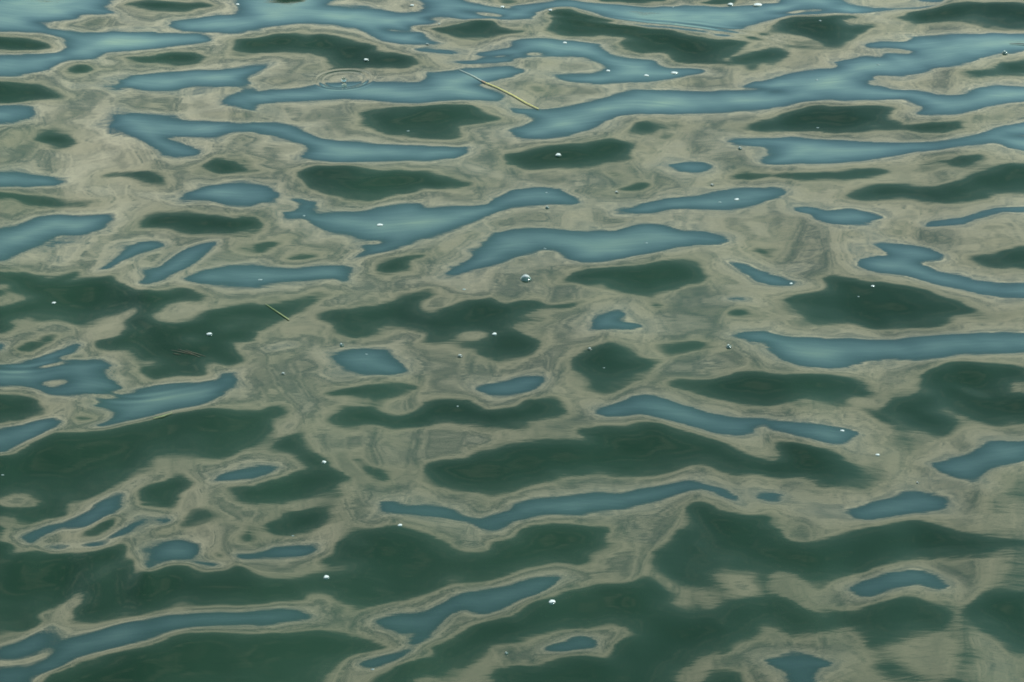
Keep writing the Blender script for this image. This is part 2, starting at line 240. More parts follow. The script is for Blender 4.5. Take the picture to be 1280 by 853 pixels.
B 1.353,7.740 1.434,7.770 1.526,7.770 1.581,7.821 1.693,7.842 1.810,7.842 1.866,7.852 2.126,7.832 2.095,7.690 1.857,7.650 1.768,7.581 1.681,7.513 1.581,7.504 1.560,7.465 1.518,7.437 1.427,7.427 1.353,7.427 1.309,7.380 1.311,7.343 1.361,7.334 1.407,7.297 1.497,7.306 1.555,7.260 1.633,7.251 1.718,7.315 1.810,7.334 2.012,7.315 1.992,7.224 1.762,7.161 1.649,7.099 1.600,7.064 1.500,7.064 1.445,7.082 1.483,7.135 1.463,7.188 1.425,7.224 1.335,7.206 1.247,7.197 1.161,7.206 1.086,7.188 1.011,7.161 0.920,7.126 0.935,7.270 0.995,7.279 0.982,7.301 0.938,7.301 0.948,7.390 1.028,7.446 1.138,7.494 1.223,7.513 1.207,7.562 1.271,7.591 1.334,7.610 1.416,7.601 1.431,7.650 1.521,7.640 1.533,7.670 1.468,7.690 1.410,7.710 1.364,7.710
G 1.674,7.475 1.782,7.494 1.840,7.562 2.075,7.601 2.037,7.427 1.782,7.418 1.713,7.446
g 1.592,7.390 1.644,7.390 1.635,7.343 1.591,7.343
G 0.911,7.030 1.007,7.126 1.112,7.161 1.226,7.152 1.328,7.161 1.368,7.135 1.371,7.064 1.403,6.995 1.492,7.021 1.592,7.021 1.595,6.961 1.531,6.918 1.433,6.918 1.367,6.944 1.296,6.944 1.180,6.918 1.070,6.935 0.901,6.935
g 1.616,6.995 1.643,7.064 1.742,7.135 1.980,7.170 1.961,7.082 1.715,6.995 1.639,6.969
B 0.895,6.876 0.981,6.893 1.077,6.876 1.172,6.860 1.281,6.843 1.393,6.843 1.478,6.851 1.567,6.885 1.661,6.935 1.741,6.986 1.949,7.030 1.879,6.713 1.717,6.794 1.684,6.835 1.580,6.802 1.478,6.769 1.378,6.753 1.306,6.729 1.217,6.688 1.119,6.665 0.983,6.672 0.873,6.665 0.876,6.696 0.916,6.745 0.929,6.802 0.889,6.818
M 1.758,6.893 1.927,6.927 1.912,6.860
G 1.490,6.680 1.539,6.729 1.613,6.753 1.627,6.721 1.582,6.665 1.536,6.633 1.496,6.641
g 1.282,6.665 1.386,6.713 1.498,6.729 1.519,6.617 1.302,6.617
G -0.721,6.567 -0.718,6.606 -0.668,6.661 -0.531,6.653 -0.311,6.598 -0.242,6.559 -0.134,6.505 -0.187,6.467 -0.279,6.452 -0.384,6.414 -0.461,6.377 -0.554,6.385 -0.631,6.437 -0.681,6.482
B -0.858,6.521 -0.802,6.490 -0.762,6.422 -0.803,6.370 -0.841,6.355
B -0.750,6.296 -0.706,6.311 -0.690,6.355 -0.733,6.399 -0.687,6.392 -0.639,6.370 -0.654,6.311 -0.638,6.275 -0.574,6.296 -0.484,6.311 -0.394,6.355 -0.342,6.370 -0.296,6.362 -0.282,6.326 -0.184,6.343 -0.079,6.348 -0.059,6.399 0.007,6.467 0.007,6.326 -0.065,6.289 -0.116,6.231 -0.205,6.167 -0.293,6.111 -0.354,6.036 -0.452,5.981 -0.501,5.975 -0.467,6.029 -0.469,6.070 -0.419,6.070 -0.407,6.091 -0.471,6.104 -0.525,6.142 -0.590,6.153 -0.631,6.196 -0.668,6.246 -0.727,6.260
G -0.812,6.070 -0.776,6.091 -0.731,6.084 -0.745,6.036 -0.780,6.008 -0.805,6.008
G -0.831,6.253 -0.812,6.231 -0.809,6.167 -0.820,6.153
G -0.709,5.981 -0.678,5.995 -0.580,6.029 -0.560,6.008 -0.595,5.975 -0.644,5.961 -0.694,5.955
G -0.398,5.908 -0.369,5.961 -0.326,5.988 -0.258,6.008 -0.270,5.981 -0.319,5.961 -0.335,5.908 -0.372,5.888
B -0.798,5.935 -0.759,5.915 -0.671,5.908 -0.591,5.921 -0.523,5.928 -0.495,5.882 -0.497,5.817 -0.521,5.810 -0.542,5.836 -0.603,5.836 -0.688,5.817 -0.759,5.798 -0.783,5.791
B -0.210,5.869 -0.174,5.908 -0.137,5.948 -0.107,6.015 -0.076,6.098 -0.064,6.153 0.006,6.181 0.006,5.961 -0.050,5.928 -0.112,5.902 -0.167,5.862
G -0.770,5.665 -0.724,5.684 -0.630,5.715 -0.524,5.753 -0.545,5.715 -0.601,5.659 -0.646,5.616 -0.689,5.568 -0.720,5.520 -0.754,5.508
b -0.300,5.804 -0.257,5.798 -0.287,5.778
g -0.424,5.817 -0.388,5.836 -0.368,5.817 -0.398,5.798
g -0.230,6.125 -0.153,6.104 -0.178,6.070 -0.241,6.084
G -0.596,5.592 -0.551,5.635 -0.469,5.659 -0.386,5.684 -0.315,5.715 -0.255,5.740 -0.283,5.678 -0.269,5.628 -0.239,5.628 -0.193,5.665 -0.121,5.709 -0.055,5.728 -0.036,5.690 0.006,5.678 0.006,5.592 -0.018,5.544 0.006,5.520 0.006,5.437 -0.268,5.437 -0.259,5.496 -0.318,5.508 -0.366,5.526 -0.400,5.496 -0.457,5.472 -0.495,5.508 -0.522,5.556 -0.565,5.574
M -0.129,5.475 -0.088,5.490 -0.094,5.463
b -0.641,5.496 -0.593,5.490 -0.616,5.472
B 0.000,6.467 0.094,6.490 0.147,6.475 0.199,6.429 0.237,6.362 0.197,6.348 0.118,6.348 0.066,6.340 0.000,6.326
G 0.346,6.467 0.401,6.498 0.456,6.528 0.491,6.498 0.453,6.467 0.399,6.452
g 0.484,6.536 0.571,6.536 0.534,6.490 0.493,6.475
G 0.734,6.552 0.770,6.583 0.872,6.586 0.868,6.552 0.793,6.539
B 0.379,6.311 0.421,6.355 0.502,6.392 0.596,6.414 0.665,6.452 0.747,6.482 0.860,6.475 0.851,6.385 0.786,6.326 0.705,6.304 0.627,6.311 0.563,6.326 0.510,6.318 0.456,6.289 0.404,6.293
b 0.282,6.340 0.328,6.340 0.314,6.311
B 0.000,6.181 0.090,6.189 0.167,6.174 0.257,6.160 0.334,6.160 0.400,6.203 0.452,6.217 0.503,6.196 0.540,6.170 0.616,6.167 0.678,6.132 0.700,6.098 0.671,6.059 0.595,6.056 0.519,6.049 0.466,6.015 0.376,5.981 0.300,5.948 0.237,5.945 0.188,5.961 0.145,6.022 0.101,6.029 0.050,5.995 0.000,5.961
G 0.153,5.817 0.185,5.869 0.236,5.908 0.324,5.921 0.411,5.935 0.487,5.955 0.537,5.941 0.583,5.902 0.610,5.843 0.575,5.791 0.525,5.772 0.487,5.753 0.454,5.703 0.445,5.665 0.410,5.684 0.365,5.740 0.329,5.766 0.293,5.772 0.282,5.810 0.233,5.798
g 0.610,5.843 0.650,5.804 0.635,5.778 0.587,5.791
G 0.751,6.029 0.778,6.049 0.813,6.022 0.810,5.988 0.779,5.995
g 0.062,5.843 0.093,5.882 0.136,5.895 0.124,5.862 0.080,5.830
B 0.675,5.955 0.736,5.941 0.775,5.895 0.799,5.882 0.791,5.804 0.754,5.810 0.728,5.856 0.695,5.902
B 0.642,5.715 0.686,5.734 0.727,5.715 0.700,5.690 0.659,5.696
G 0.640,5.622 0.666,5.647 0.702,5.647 0.724,5.622 0.692,5.598 0.656,5.598
g 0.516,5.641 0.601,5.653 0.596,5.592 0.523,5.580
G 0.000,5.684 0.048,5.709 0.097,5.715 0.115,5.678 0.157,5.678 0.200,5.703 0.267,5.734 0.297,5.715 0.241,5.684 0.180,5.653 0.120,5.647 0.084,5.635 0.036,5.616 0.000,5.598
B 0.242,5.526 0.250,5.580 0.281,5.622 0.324,5.641 0.341,5.616 0.315,5.580 0.332,5.562 0.380,5.562 0.397,5.544 0.354,5.526 0.308,5.538 0.265,5.520
G 0.000,5.520 0.029,5.502 0.070,5.458 0.093,5.426 0.000,5.426
B 0.652,5.484 0.678,5.514 0.761,5.520 0.753,5.437 0.700,5.437
g 0.078,6.296 0.104,6.296 0.104,6.246 0.084,6.253
g 0.269,5.461 0.329,5.478 0.362,5.449 0.280,5.431
G 0.863,6.567 0.934,6.598 1.002,6.606 1.096,6.598 1.209,6.630 1.300,6.606 1.212,6.559 1.114,6.528 1.008,6.536 0.914,6.544
g 1.302,6.614 1.470,6.645 1.464,6.536 1.328,6.521 1.279,6.552
G 1.099,6.414 1.146,6.467 1.233,6.513 1.326,6.513 1.415,6.482 1.460,6.513 1.537,6.567 1.599,6.606 1.664,6.661 1.875,6.693 1.820,6.445 1.615,6.414 1.502,6.377 1.408,6.362 1.305,6.377 1.214,6.385 1.148,6.385
B 0.855,6.490 0.893,6.475 0.923,6.445 0.899,6.399 0.843,6.377
b 0.855,6.296 0.915,6.311 0.937,6.275 0.873,6.282
B 0.923,6.326 0.984,6.340 1.033,6.311 1.124,6.311 1.197,6.275 1.220,6.253 1.152,6.231 1.084,6.210 1.020,6.210 0.978,6.238 0.976,6.275 0.933,6.296
B 1.322,6.203 1.360,6.238 1.455,6.260 1.522,6.304 1.601,6.340 1.794,6.326 1.789,6.304 1.604,6.289 1.532,6.253 1.459,6.210 1.378,6.189 1.338,6.184
g 0.819,6.139 0.872,6.153 0.919,6.118 0.954,6.091 1.007,6.059 0.962,6.049 0.884,6.036 0.837,6.070 0.813,6.084
g 0.805,6.002 0.842,5.995 0.864,5.968 0.802,5.975
g 1.216,6.224 1.340,6.196 1.301,6.111 1.214,6.125
B 1.130,6.077 1.169,6.084 1.268,6.070 1.328,6.049 1.363,5.995 1.332,5.961 1.273,5.941 1.327,5.895 1.382,5.856 1.438,5.823 1.498,5.817 1.681,5.810 1.660,5.715 1.478,5.715 1.421,5.734 1.354,5.766 1.287,5.804 1.233,5.849 1.163,5.875 1.103,5.888 1.077,5.921 1.084,5.975 1.142,5.988 1.181,5.995 1.151,6.049
G 1.436,5.981 1.517,6.008 1.541,6.036 1.583,6.056 1.733,6.049 1.699,5.895 1.528,5.908 1.470,5.928
b 1.512,5.856 1.691,5.856 1.685,5.830
B 0.791,5.869 0.827,5.856 0.865,5.810 0.838,5.791 0.783,5.791
G 0.949,5.843 1.001,5.869 1.060,5.849 1.131,5.823 1.200,5.798 1.268,5.766 1.320,5.715 1.372,5.665 1.409,5.641 1.364,5.622 1.324,5.598 1.304,5.556 1.241,5.532 1.156,5.520 1.063,5.526 0.996,5.556 0.910,5.532 0.880,5.580 0.852,5.641 0.834,5.703 0.863,5.740 0.953,5.778 0.968,5.798
g 1.358,5.592 1.432,5.665 1.643,5.641 1.627,5.568 1.385,5.544 1.314,5.544
g 0.786,5.703 0.837,5.728 0.867,5.568 0.897,5.520 0.829,5.544 0.789,5.616
B 0.754,5.508 0.810,5.484 0.868,5.478 0.985,5.472 1.065,5.461 1.125,5.467 1.198,5.484 1.283,5.502 1.401,5.502 1.462,5.514 1.611,5.496 1.598,5.437 0.747,5.437
g 1.633,6.210 1.772,6.224 1.759,6.167
G -0.281,5.458 0.006,5.470 0.006,5.349 -0.046,5.343 -0.087,5.366 -0.110,5.412 -0.163,5.429 -0.221,5.429
b -0.732,5.412 -0.700,5.435 -0.660,5.441 -0.619,5.444 -0.657,5.412 -0.684,5.389 -0.719,5.389
B -0.507,5.343 -0.493,5.394 -0.442,5.418 -0.373,5.423 -0.349,5.406 -0.341,5.360 -0.291,5.281 -0.330,5.259 -0.421,5.254 -0.468,5.287
B -0.107,5.188 -0.074,5.215 0.006,5.237 0.006,5.155 -0.067,5.155 -0.096,5.172
b -0.595,5.065 -0.578,5.092 -0.539,5.097 -0.548,5.060 -0.574,5.041
b -0.623,4.977 -0.598,5.008 -0.590,4.977 -0.616,4.957
G -0.533,5.166 -0.473,5.182 -0.407,5.215 -0.351,5.223 -0.294,5.218 -0.254,5.193 -0.286,5.155 -0.335,5.134 -0.403,5.139 -0.471,5.150 -0.503,5.134
g -0.734,5.309 -0.679,5.281 -0.703,5.231 -0.724,5.221
g -0.649,5.199 -0.582,5.215 -0.540,5.177 -0.608,5.182
G -0.474,5.039 -0.460,5.081 -0.400,5.092 -0.365,5.060 -0.320,5.039 -0.287,5.050 -0.245,5.113 -0.212,5.129 -0.151,5.123 -0.112,5.129 -0.083,5.102 -0.067,5.076 0.006,5.092 0.005,4.977 -0.055,4.977 -0.099,4.998 -0.165,5.018 -0.209,5.008 -0.246,4.977 -0.316,4.967 -0.372,4.988 -0.427,4.998 -0.456,5.013
G -0.708,5.060 -0.684,5.097 -0.652,5.107 -0.626,5.076 -0.639,5.034 -0.660,5.018 -0.650,4.977 -0.670,4.907 -0.690,4.887
G -0.638,4.907 -0.608,4.932 -0.572,4.957 -0.552,4.907 -0.537,4.857 -0.502,4.818 -0.467,4.779 -0.427,4.731 -0.451,4.708 -0.470,4.675 -0.521,4.656 -0.581,4.633 -0.663,4.619 -0.672,4.712 -0.611,4.731 -0.541,4.779 -0.561,4.828 -0.590,4.857 -0.630,4.882
B -0.680,4.794 -0.634,4.803 -0.606,4.789 -0.624,4.755 -0.674,4.731
g -0.509,4.917 -0.465,4.907 -0.469,4.887 -0.496,4.892
G -0.433,4.828 -0.401,4.828 -0.350,4.784 -0.311,4.731 -0.325,4.711 -0.358,4.722 -0.386,4.750 -0.404,4.789
G -0.240,4.808 -0.182,4.823 -0.128,4.828 -0.064,4.857 0.005,4.897 0.005,4.656 -0.052,4.647 -0.104,4.661 -0.157,4.684 -0.211,4.731 -0.233,4.760
B -0.342,4.619 -0.311,4.629 -0.268,4.601 -0.228,4.615 -0.175,4.601 -0.123,4.565 -0.339,4.565
g -0.566,4.583 -0.516,4.597 -0.473,4.574
b -0.136,4.937 -0.082,4.947 -0.054,4.907 -0.108,4.897
g -0.265,5.039 -0.247,5.008 -0.240,4.977 -0.274,4.988
G 0.000,5.464 0.088,5.464 0.093,5.423 0.058,5.377 0.000,5.349
B 0.000,5.248 0.046,5.259 0.102,5.254 0.090,5.210 0.051,5.166 0.000,5.158
b 0.110,5.383 0.139,5.389 0.127,5.372
G 0.173,5.343 0.197,5.383 0.256,5.423 0.292,5.447 0.326,5.423 0.370,5.377 0.415,5.354 0.456,5.354 0.429,5.298 0.386,5.243 0.315,5.188 0.258,5.145 0.225,5.166 0.216,5.243 0.183,5.309
G 0.432,5.435 0.468,5.458 0.556,5.458 0.582,5.423 0.522,5.394 0.461,5.354 0.428,5.377
G 0.000,5.076 0.033,5.123 0.089,5.134 0.118,5.161 0.145,5.134 0.149,5.060 0.127,5.024 0.055,5.018 0.000,5.008
g 0.142,5.254 0.183,5.298 0.215,5.231 0.224,5.155 0.184,5.123 0.145,5.134
B 0.232,5.060 0.278,5.102 0.325,5.150 0.382,5.161 0.425,5.139 0.489,5.097 0.553,5.060 0.617,5.034 0.711,5.039 0.707,4.998 0.672,4.977 0.669,4.947 0.619,4.937 0.545,4.957 0.482,4.993 0.418,5.024 0.353,5.047 0.309,5.034 0.264,5.034
G 0.419,5.221 0.477,5.237 0.568,5.248 0.657,5.287 0.737,5.287 0.717,5.092 0.658,5.113 0.559,5.134 0.505,5.166 0.451,5.188
G 0.000,4.897 0.097,4.917 0.206,4.917 0.164,4.982 0.241,4.988 0.306,4.988 0.352,5.013 0.406,5.008 0.470,4.972 0.543,4.932 0.609,4.887 0.653,4.837 0.688,4.818 0.680,4.741 0.606,4.736 0.550,4.760 0.531,4.789 0.479,4.798 0.434,4.760 0.390,4.741 0.337,4.736 0.253,4.736 0.158,4.736 0.126,4.712 0.052,4.694 0.000,4.656
m 0.095,4.779 0.122,4.774 0.135,4.746 0.111,4.758
B 0.000,4.610 0.052,4.638 0.135,4.647 0.208,4.661 0.281,4.661 0.335,4.684 0.398,4.703 0.463,4.722 0.503,4.703 0.554,4.684 0.588,4.656 0.594,4.601 0.565,4.629 0.531,4.656 0.502,4.684 0.448,4.666 0.394,4.629 0.320,4.606 0.288,4.588 0.196,4.583 0.185,4.565 0.000,4.565
B 0.630,4.656 0.657,4.670 0.673,4.670 0.668,4.619 0.638,4.629
G 0.444,4.606 0.487,4.619 0.517,4.610 0.544,4.565 0.462,4.565
B 0.749,5.464 1.604,5.464 1.588,5.389 1.405,5.372 1.319,5.375 1.233,5.349 1.162,5.337 1.095,5.349 1.036,5.343 0.981,5.315 0.904,5.298 0.825,5.309 0.772,5.343 0.760,5.400 0.745,5.423
G 0.730,5.270 0.814,5.265 0.900,5.265 0.964,5.237 0.975,5.188 1.009,5.155 0.952,5.145 0.936,5.113 0.956,5.092 0.896,5.102 0.827,5.134 0.769,5.113 0.712,5.097
g 0.758,5.113 0.827,5.134 0.879,5.102 0.830,5.060 0.766,5.081
G 1.019,5.070 1.072,5.123 1.118,5.134 1.160,5.188 1.171,5.254 1.206,5.292 1.253,5.332 1.313,5.343 1.389,5.321 1.568,5.298 1.553,5.231 1.409,5.221 1.404,5.166 1.529,5.123 1.502,4.998 1.330,4.988 1.279,5.008 1.237,5.050 1.211,5.092 1.187,5.081 1.217,5.029 1.215,4.988 1.189,4.932 1.151,4.937 1.104,4.977 1.061,5.018
m 1.166,5.188 1.200,5.188 1.188,5.150 1.164,5.145
m 1.228,5.221 1.286,5.199 1.333,5.150 1.340,5.123 1.278,5.155
m 1.193,5.081 1.233,5.029 1.282,4.998 1.246,4.977 1.222,4.998
G 0.949,5.123 0.972,5.092 1.035,5.029 1.052,4.998 1.011,5.018
B 0.705,5.029 0.758,5.013 0.844,4.998 0.919,4.982 0.958,4.952 0.921,4.917 0.907,4.897 0.853,4.897 0.792,4.927 0.741,4.957 0.698,4.967
G 0.720,4.917 0.778,4.902 0.850,4.872 0.887,4.828 0.923,4.779 0.977,4.750 0.954,4.703 0.920,4.680 0.870,4.703 0.816,4.684 0.768,4.722 0.674,4.731 0.683,4.818 0.726,4.818
g 0.782,4.666 0.845,4.666 0.895,4.656 0.850,4.629 0.798,4.629
B 0.668,4.670 0.710,4.670 0.717,4.647 0.693,4.615 0.662,4.615
B 1.098,4.808 1.153,4.818 1.224,4.857 1.287,4.907 1.486,4.927 1.468,4.847 1.330,4.798 1.266,4.769 1.230,4.717 1.179,4.727 1.131,4.755
B 0.884,4.574 0.932,4.624 0.998,4.647 1.050,4.680 1.094,4.661 1.135,4.629 1.118,4.592 1.068,4.565 0.883,4.565
g 1.269,4.731 1.451,4.769 1.418,4.619 1.296,4.629 1.270,4.684
g 0.999,4.937 1.079,4.957 1.159,4.917 1.106,4.857 1.056,4.818 1.011,4.731 0.976,4.779
g 1.208,4.629 1.286,4.629 1.295,4.574 1.203,4.574
g 1.120,5.287 1.154,5.287 1.147,5.243 1.120,5.254
G -0.627,4.524 -0.584,4.555 -0.581,4.578 -0.484,4.591 -0.465,4.542 -0.477,4.497 -0.511,4.471 -0.545,4.453 -0.596,4.462 -0.619,4.488
B -0.640,4.397 -0.603,4.427 -0.552,4.426 -0.491,4.415 -0.504,4.389 -0.538,4.372 -0.597,4.368 -0.636,4.363
g -0.590,4.349 -0.566,4.358 -0.535,4.347 -0.559,4.334
B -0.342,4.623 -0.300,4.614 -0.268,4.596 -0.144,4.587 -0.123,4.555 -0.082,4.551 -0.041,4.573 0.005,4.587 0.005,4.524 -0.020,4.497 -0.051,4.488 -0.081,4.497 -0.112,4.528 -0.174,4.551 -0.236,4.552 -0.267,4.564 -0.298,4.578
b -0.468,4.506 -0.417,4.511 -0.411,4.488 -0.446,4.484
G -0.487,4.368 -0.449,4.393 -0.448,4.445 -0.409,4.467 -0.366,4.497 -0.306,4.517 -0.265,4.511 -0.218,4.480 -0.161,4.445 -0.110,4.410 -0.065,4.415 -0.065,4.445 -0.040,4.453 0.005,4.467 0.005,4.305 -0.059,4.280 -0.137,4.264 -0.195,4.239 -0.252,4.211 -0.309,4.179 -0.365,4.159 -0.410,4.175 -0.437,4.215 -0.467,4.235 -0.501,4.227 -0.488,4.195 -0.512,4.191 -0.561,4.195 -0.588,4.179 -0.618,4.183 -0.631,4.309 -0.570,4.288 -0.530,4.284 -0.483,4.309 -0.424,4.309 -0.376,4.330 -0.396,4.338 -0.476,4.349
m -0.398,4.440 -0.378,4.445 -0.346,4.423 -0.366,4.415
B -0.616,4.163 -0.568,4.167 -0.524,4.166 -0.490,4.151 -0.459,4.132 -0.496,4.118 -0.539,4.116 -0.571,4.101 -0.609,4.101
G -0.606,4.070 -0.550,4.074 -0.465,4.085 -0.416,4.066 -0.359,4.051 -0.320,4.032 -0.272,4.017 -0.318,4.002 -0.373,3.983 -0.395,3.957 -0.407,3.935 -0.437,3.906 -0.420,3.799 -0.578,3.799
B -0.339,4.120 -0.278,4.143 -0.202,4.163 -0.160,4.195 -0.136,4.227 -0.088,4.251 0.005,4.266 0.005,4.179 -0.048,4.143 -0.086,4.136 -0.106,4.159 -0.134,4.147 -0.167,4.108 -0.189,4.070 -0.175,4.062 -0.198,4.039 -0.225,4.024 -0.245,4.032 -0.245,4.047 -0.227,4.066 -0.265,4.062 -0.280,4.077
B -0.358,3.961 -0.326,3.976 -0.281,3.998 -0.230,4.017 -0.225,4.002 -0.252,3.976 -0.288,3.953 -0.315,3.939 -0.343,3.942
G -0.361,3.799 -0.313,3.913 -0.269,3.950 -0.223,3.972 -0.177,3.990 -0.202,4.017 -0.151,4.047 -0.095,4.093 -0.038,4.132 0.005,4.147 0.005,4.024 -0.042,4.024 -0.051,3.987 -0.084,3.957 -0.148,3.935 -0.175,3.913 -0.230,3.906 -0.262,3.799
G -0.059,3.799 -0.037,3.928 0.005,3.942 0.005,3.799
B 0.000,4.614 0.196,4.587 0.144,4.569 0.077,4.560 0.000,4.524
G 0.000,4.480 0.046,4.524 0.112,4.528 0.204,4.511 0.264,4.506 0.237,4.453 0.210,4.410 0.180,4.389 0.199,4.359 0.163,4.342 0.109,4.355 0.059,4.326 0.000,4.301
B 0.000,4.272 0.049,4.284 0.118,4.297 0.108,4.260 0.068,4.227 0.029,4.203 0.000,4.179
G 0.000,4.155 0.039,4.191 0.097,4.227 0.137,4.247 0.185,4.247 0.235,4.272 0.294,4.280 0.316,4.317 0.345,4.309 0.351,4.410 0.383,4.445 0.421,4.497 0.457,4.497 0.463,4.587 0.566,4.578 0.662,4.560 0.607,4.032 0.545,4.024 0.514,3.994 0.467,3.987 0.419,3.972 0.397,3.928 0.382,3.906 0.388,3.799 0.000,3.799 0.000,3.950 0.056,3.953 0.102,3.976 0.159,3.994 0.224,3.976 0.235,4.032 0.274,4.047 0.303,4.062 0.285,4.093 0.238,4.101 0.199,4.081 0.123,4.077 0.057,4.051 0.000,4.020
M 0.381,4.187 0.430,4.256 0.468,4.272 0.461,4.317 0.524,4.336 0.591,4.305 0.601,4.235 0.557,4.209 0.513,4.201 0.486,4.163 0.432,4.149 0.399,4.158
m 0.347,4.351 0.384,4.309 0.430,4.260 0.403,4.219 0.361,4.251 0.340,4.309
m 0.444,4.462 0.474,4.453 0.496,4.410 0.462,4.427
m 0.489,4.140 0.514,4.101 0.508,4.085
B 0.066,4.009 0.094,4.032 0.132,4.039 0.151,4.061 0.189,4.054 0.207,4.035 0.197,4.013 0.159,4.005 0.112,3.994 0.075,3.998
M 0.408,3.942 0.466,3.979 0.533,4.002 0.606,4.024 0.583,3.799 0.566,3.906 0.536,3.931 0.491,3.942 0.443,3.920 0.386,3.895
B 0.582,3.976 0.602,3.983 0.599,3.957
G 0.416,3.799 0.462,3.928 0.500,3.939 0.536,3.928 0.556,3.799 0.560,3.799
B 0.870,4.587 1.097,4.587 1.047,4.564 0.973,4.549 0.910,4.537 0.875,4.546
G 0.653,4.524 0.681,4.506 0.706,4.453 0.745,4.445 0.814,4.471 0.894,4.502 0.959,4.528 1.032,4.537 1.080,4.519 1.118,4.502 1.183,4.471 1.251,4.453 1.374,4.419 1.245,4.427 1.195,4.376 1.134,4.368 1.065,4.372 0.983,4.355 0.911,4.338 0.847,4.309 0.794,4.276 0.750,4.235 0.724,4.268 0.680,4.313 0.651,4.317 0.628,4.284
m 0.990,4.402 1.073,4.419 1.142,4.410 1.119,4.397 1.038,4.389
m 1.117,4.497 1.145,4.427 1.128,4.445
B 0.819,4.247 0.853,4.280 0.906,4.309 0.968,4.326 1.018,4.327 1.049,4.309 1.075,4.260 1.062,4.239 1.023,4.239 0.996,4.256 0.956,4.247 0.915,4.235 0.872,4.207 0.844,4.211
G 0.625,4.251 0.650,4.219 0.694,4.179 0.746,4.132 0.778,4.155 0.827,4.163 0.890,4.195 0.962,4.223 1.006,4.195 1.040,4.171 1.051,4.124 1.024,4.077 0.985,4.070 0.953,4.047 0.891,4.017 0.844,4.017 0.813,4.062 0.776,4.068 0.722,4.054 0.653,4.066 0.607,4.077
m 0.953,4.108 0.989,4.097 1.020,4.108 0.988,4.089
g 0.631,4.309 0.680,4.313 0.722,4.251 0.736,4.203 0.703,4.171 0.652,4.235
G 1.103,4.171 1.140,4.243 1.188,4.235 1.328,4.211 1.276,3.972 1.164,3.972 1.135,4.017 1.132,4.047 1.103,4.093 1.089,4.124
m 1.119,4.155 1.142,4.124 1.160,4.093 1.129,4.108
g 0.792,3.942 0.840,3.987 0.915,3.987 0.946,3.950 0.984,3.899 0.849,3.799 0.723,3.799 0.757,3.920
g 1.132,4.359 1.367,4.385 1.335,4.243 1.188,4.260 1.129,4.284
g 0.990,4.047 1.052,4.077 1.098,4.017 1.102,3.942 1.008,3.935 0.989,3.987
B 0.596,3.972 0.625,3.983 0.661,4.009 0.692,3.994 0.748,3.957 0.712,3.935 0.687,3.799 0.641,3.799 0.628,3.928 0.594,3.953
G 0.971,3.799 1.005,3.913 1.039,3.899 1.030,3.799
g 1.089,3.799 1.134,3.913 1.261,3.906 1.238,3.799
'''
LAM, MU, ITERS = 0.2, 1.0, 20
GX0, GX1, GY0, GY1, DX, DY = -2.35, 2.35, 3.35, 9.15, 0.005, 0.0065

def fill_poly(mask, P):
    """mark the grid cells whose centre lies inside outline P (metres)"""
    P = np.asarray(P); Q = np.roll(P, -1, 0)
    ny, nx = mask.shape
    j0 = max(0, int((P[:, 1].min() - GY0) / DY)); j1 = min(ny - 1, int((P[:, 1].max() - GY0) / DY) + 1)
    for j in range(j0, j1 + 1):
        y = GY0 + j * DY
        c = (P[:, 1] <= y) != (Q[:, 1] <= y)
        if not c.any(): continue
        a, b = P[c], Q[c]
        xs = np.sort(a[:, 0] + (y - a[:, 1]) * (b[:, 0] - a[:, 0]) / (b[:, 1] - a[:, 1]))
        ii = np.clip(np.round((xs - GX0) / DX).astype(int), 0, nx)
        for s, e in zip(ii[::2], ii[1::2]): mask[j, s:e] = True

def dist_to(mask, R=70):
    """distance (metres) to the nearest marked cell, capped"""
    big = 1e3
    d = np.where(mask, 0.0, big)
    for j in range(1, d.shape[0]): d[j] = np.minimum(d[j], d[j - 1] + DY)
    for j in range(d.shape[0] - 2, -1, -1): d[j] = np.minimum(d[j], d[j + 1] + DY)
    d2 = d * d; out = d2.copy()
    for k in range(1, R + 1):
        o = (k * DX) ** 2
        out[:, k:] = np.minimum(out[:, k:], d2[:, :-k] + o)
        out[:, :-k] = np.minimum(out[:, :-k], d2[:, k:] + o)
    return np.sqrt(np.minimum(out, (R * DX) ** 2))

def blur(a, sx, sy):
    ny, nx = a.shape
    p = np.pad(a, ((40, 40), (40, 40)), mode='edge')
    kx = np.fft.rfftfreq(p.shape[1], DX) * 2 * np.pi; ky = np.fft.fftfreq(p.shape[0], DY) * 2 * np.pi
    g = np.exp(-0.5 * ((kx[None] * sx) ** 2 + (ky[:, None] * sy) ** 2))
    return np.fft.irfft2(np.fft.rfft2(p) * g, p.shape)[40:40 + ny, 40:40 + nx]

def sample(F, x, y):
    ny, nx = F.shape
    u = np.clip((x - GX0) / DX, 0, nx - 1.001); v = np.clip((y - GY0) / DY, 0, ny - 1.001)
    i = u.astype(int); j = v.astype(int); a = u - i; b = v - j
    return (F[j, i] * (1 - a) + F[j, i + 1] * a) * (1 - b) + (F[j + 1, i] * (1 - a) + F[j + 1, i + 1] * a) * b

def solve_height(s, lam, mu):
    """the height field whose slope along Y is as close as can be to s"""
    py, px = 160, 160
    p = np.pad(s, ((py, py), (px, px)), mode='constant')
    kx = np.fft.rfftfreq(p.shape[1], DX)[None] * 2 * np.pi; ky = np.fft.fftfreq(p.shape[0], DY)[:, None] * 2 * np.pi
    h = np.fft.irfft2(-1j * ky * np.fft.rfft2(p) / (ky ** 2 + lam * kx ** 2 * (1 + (kx * 0.02) ** 2) + mu), p.shape)
    return h[py:-py, px:-px]

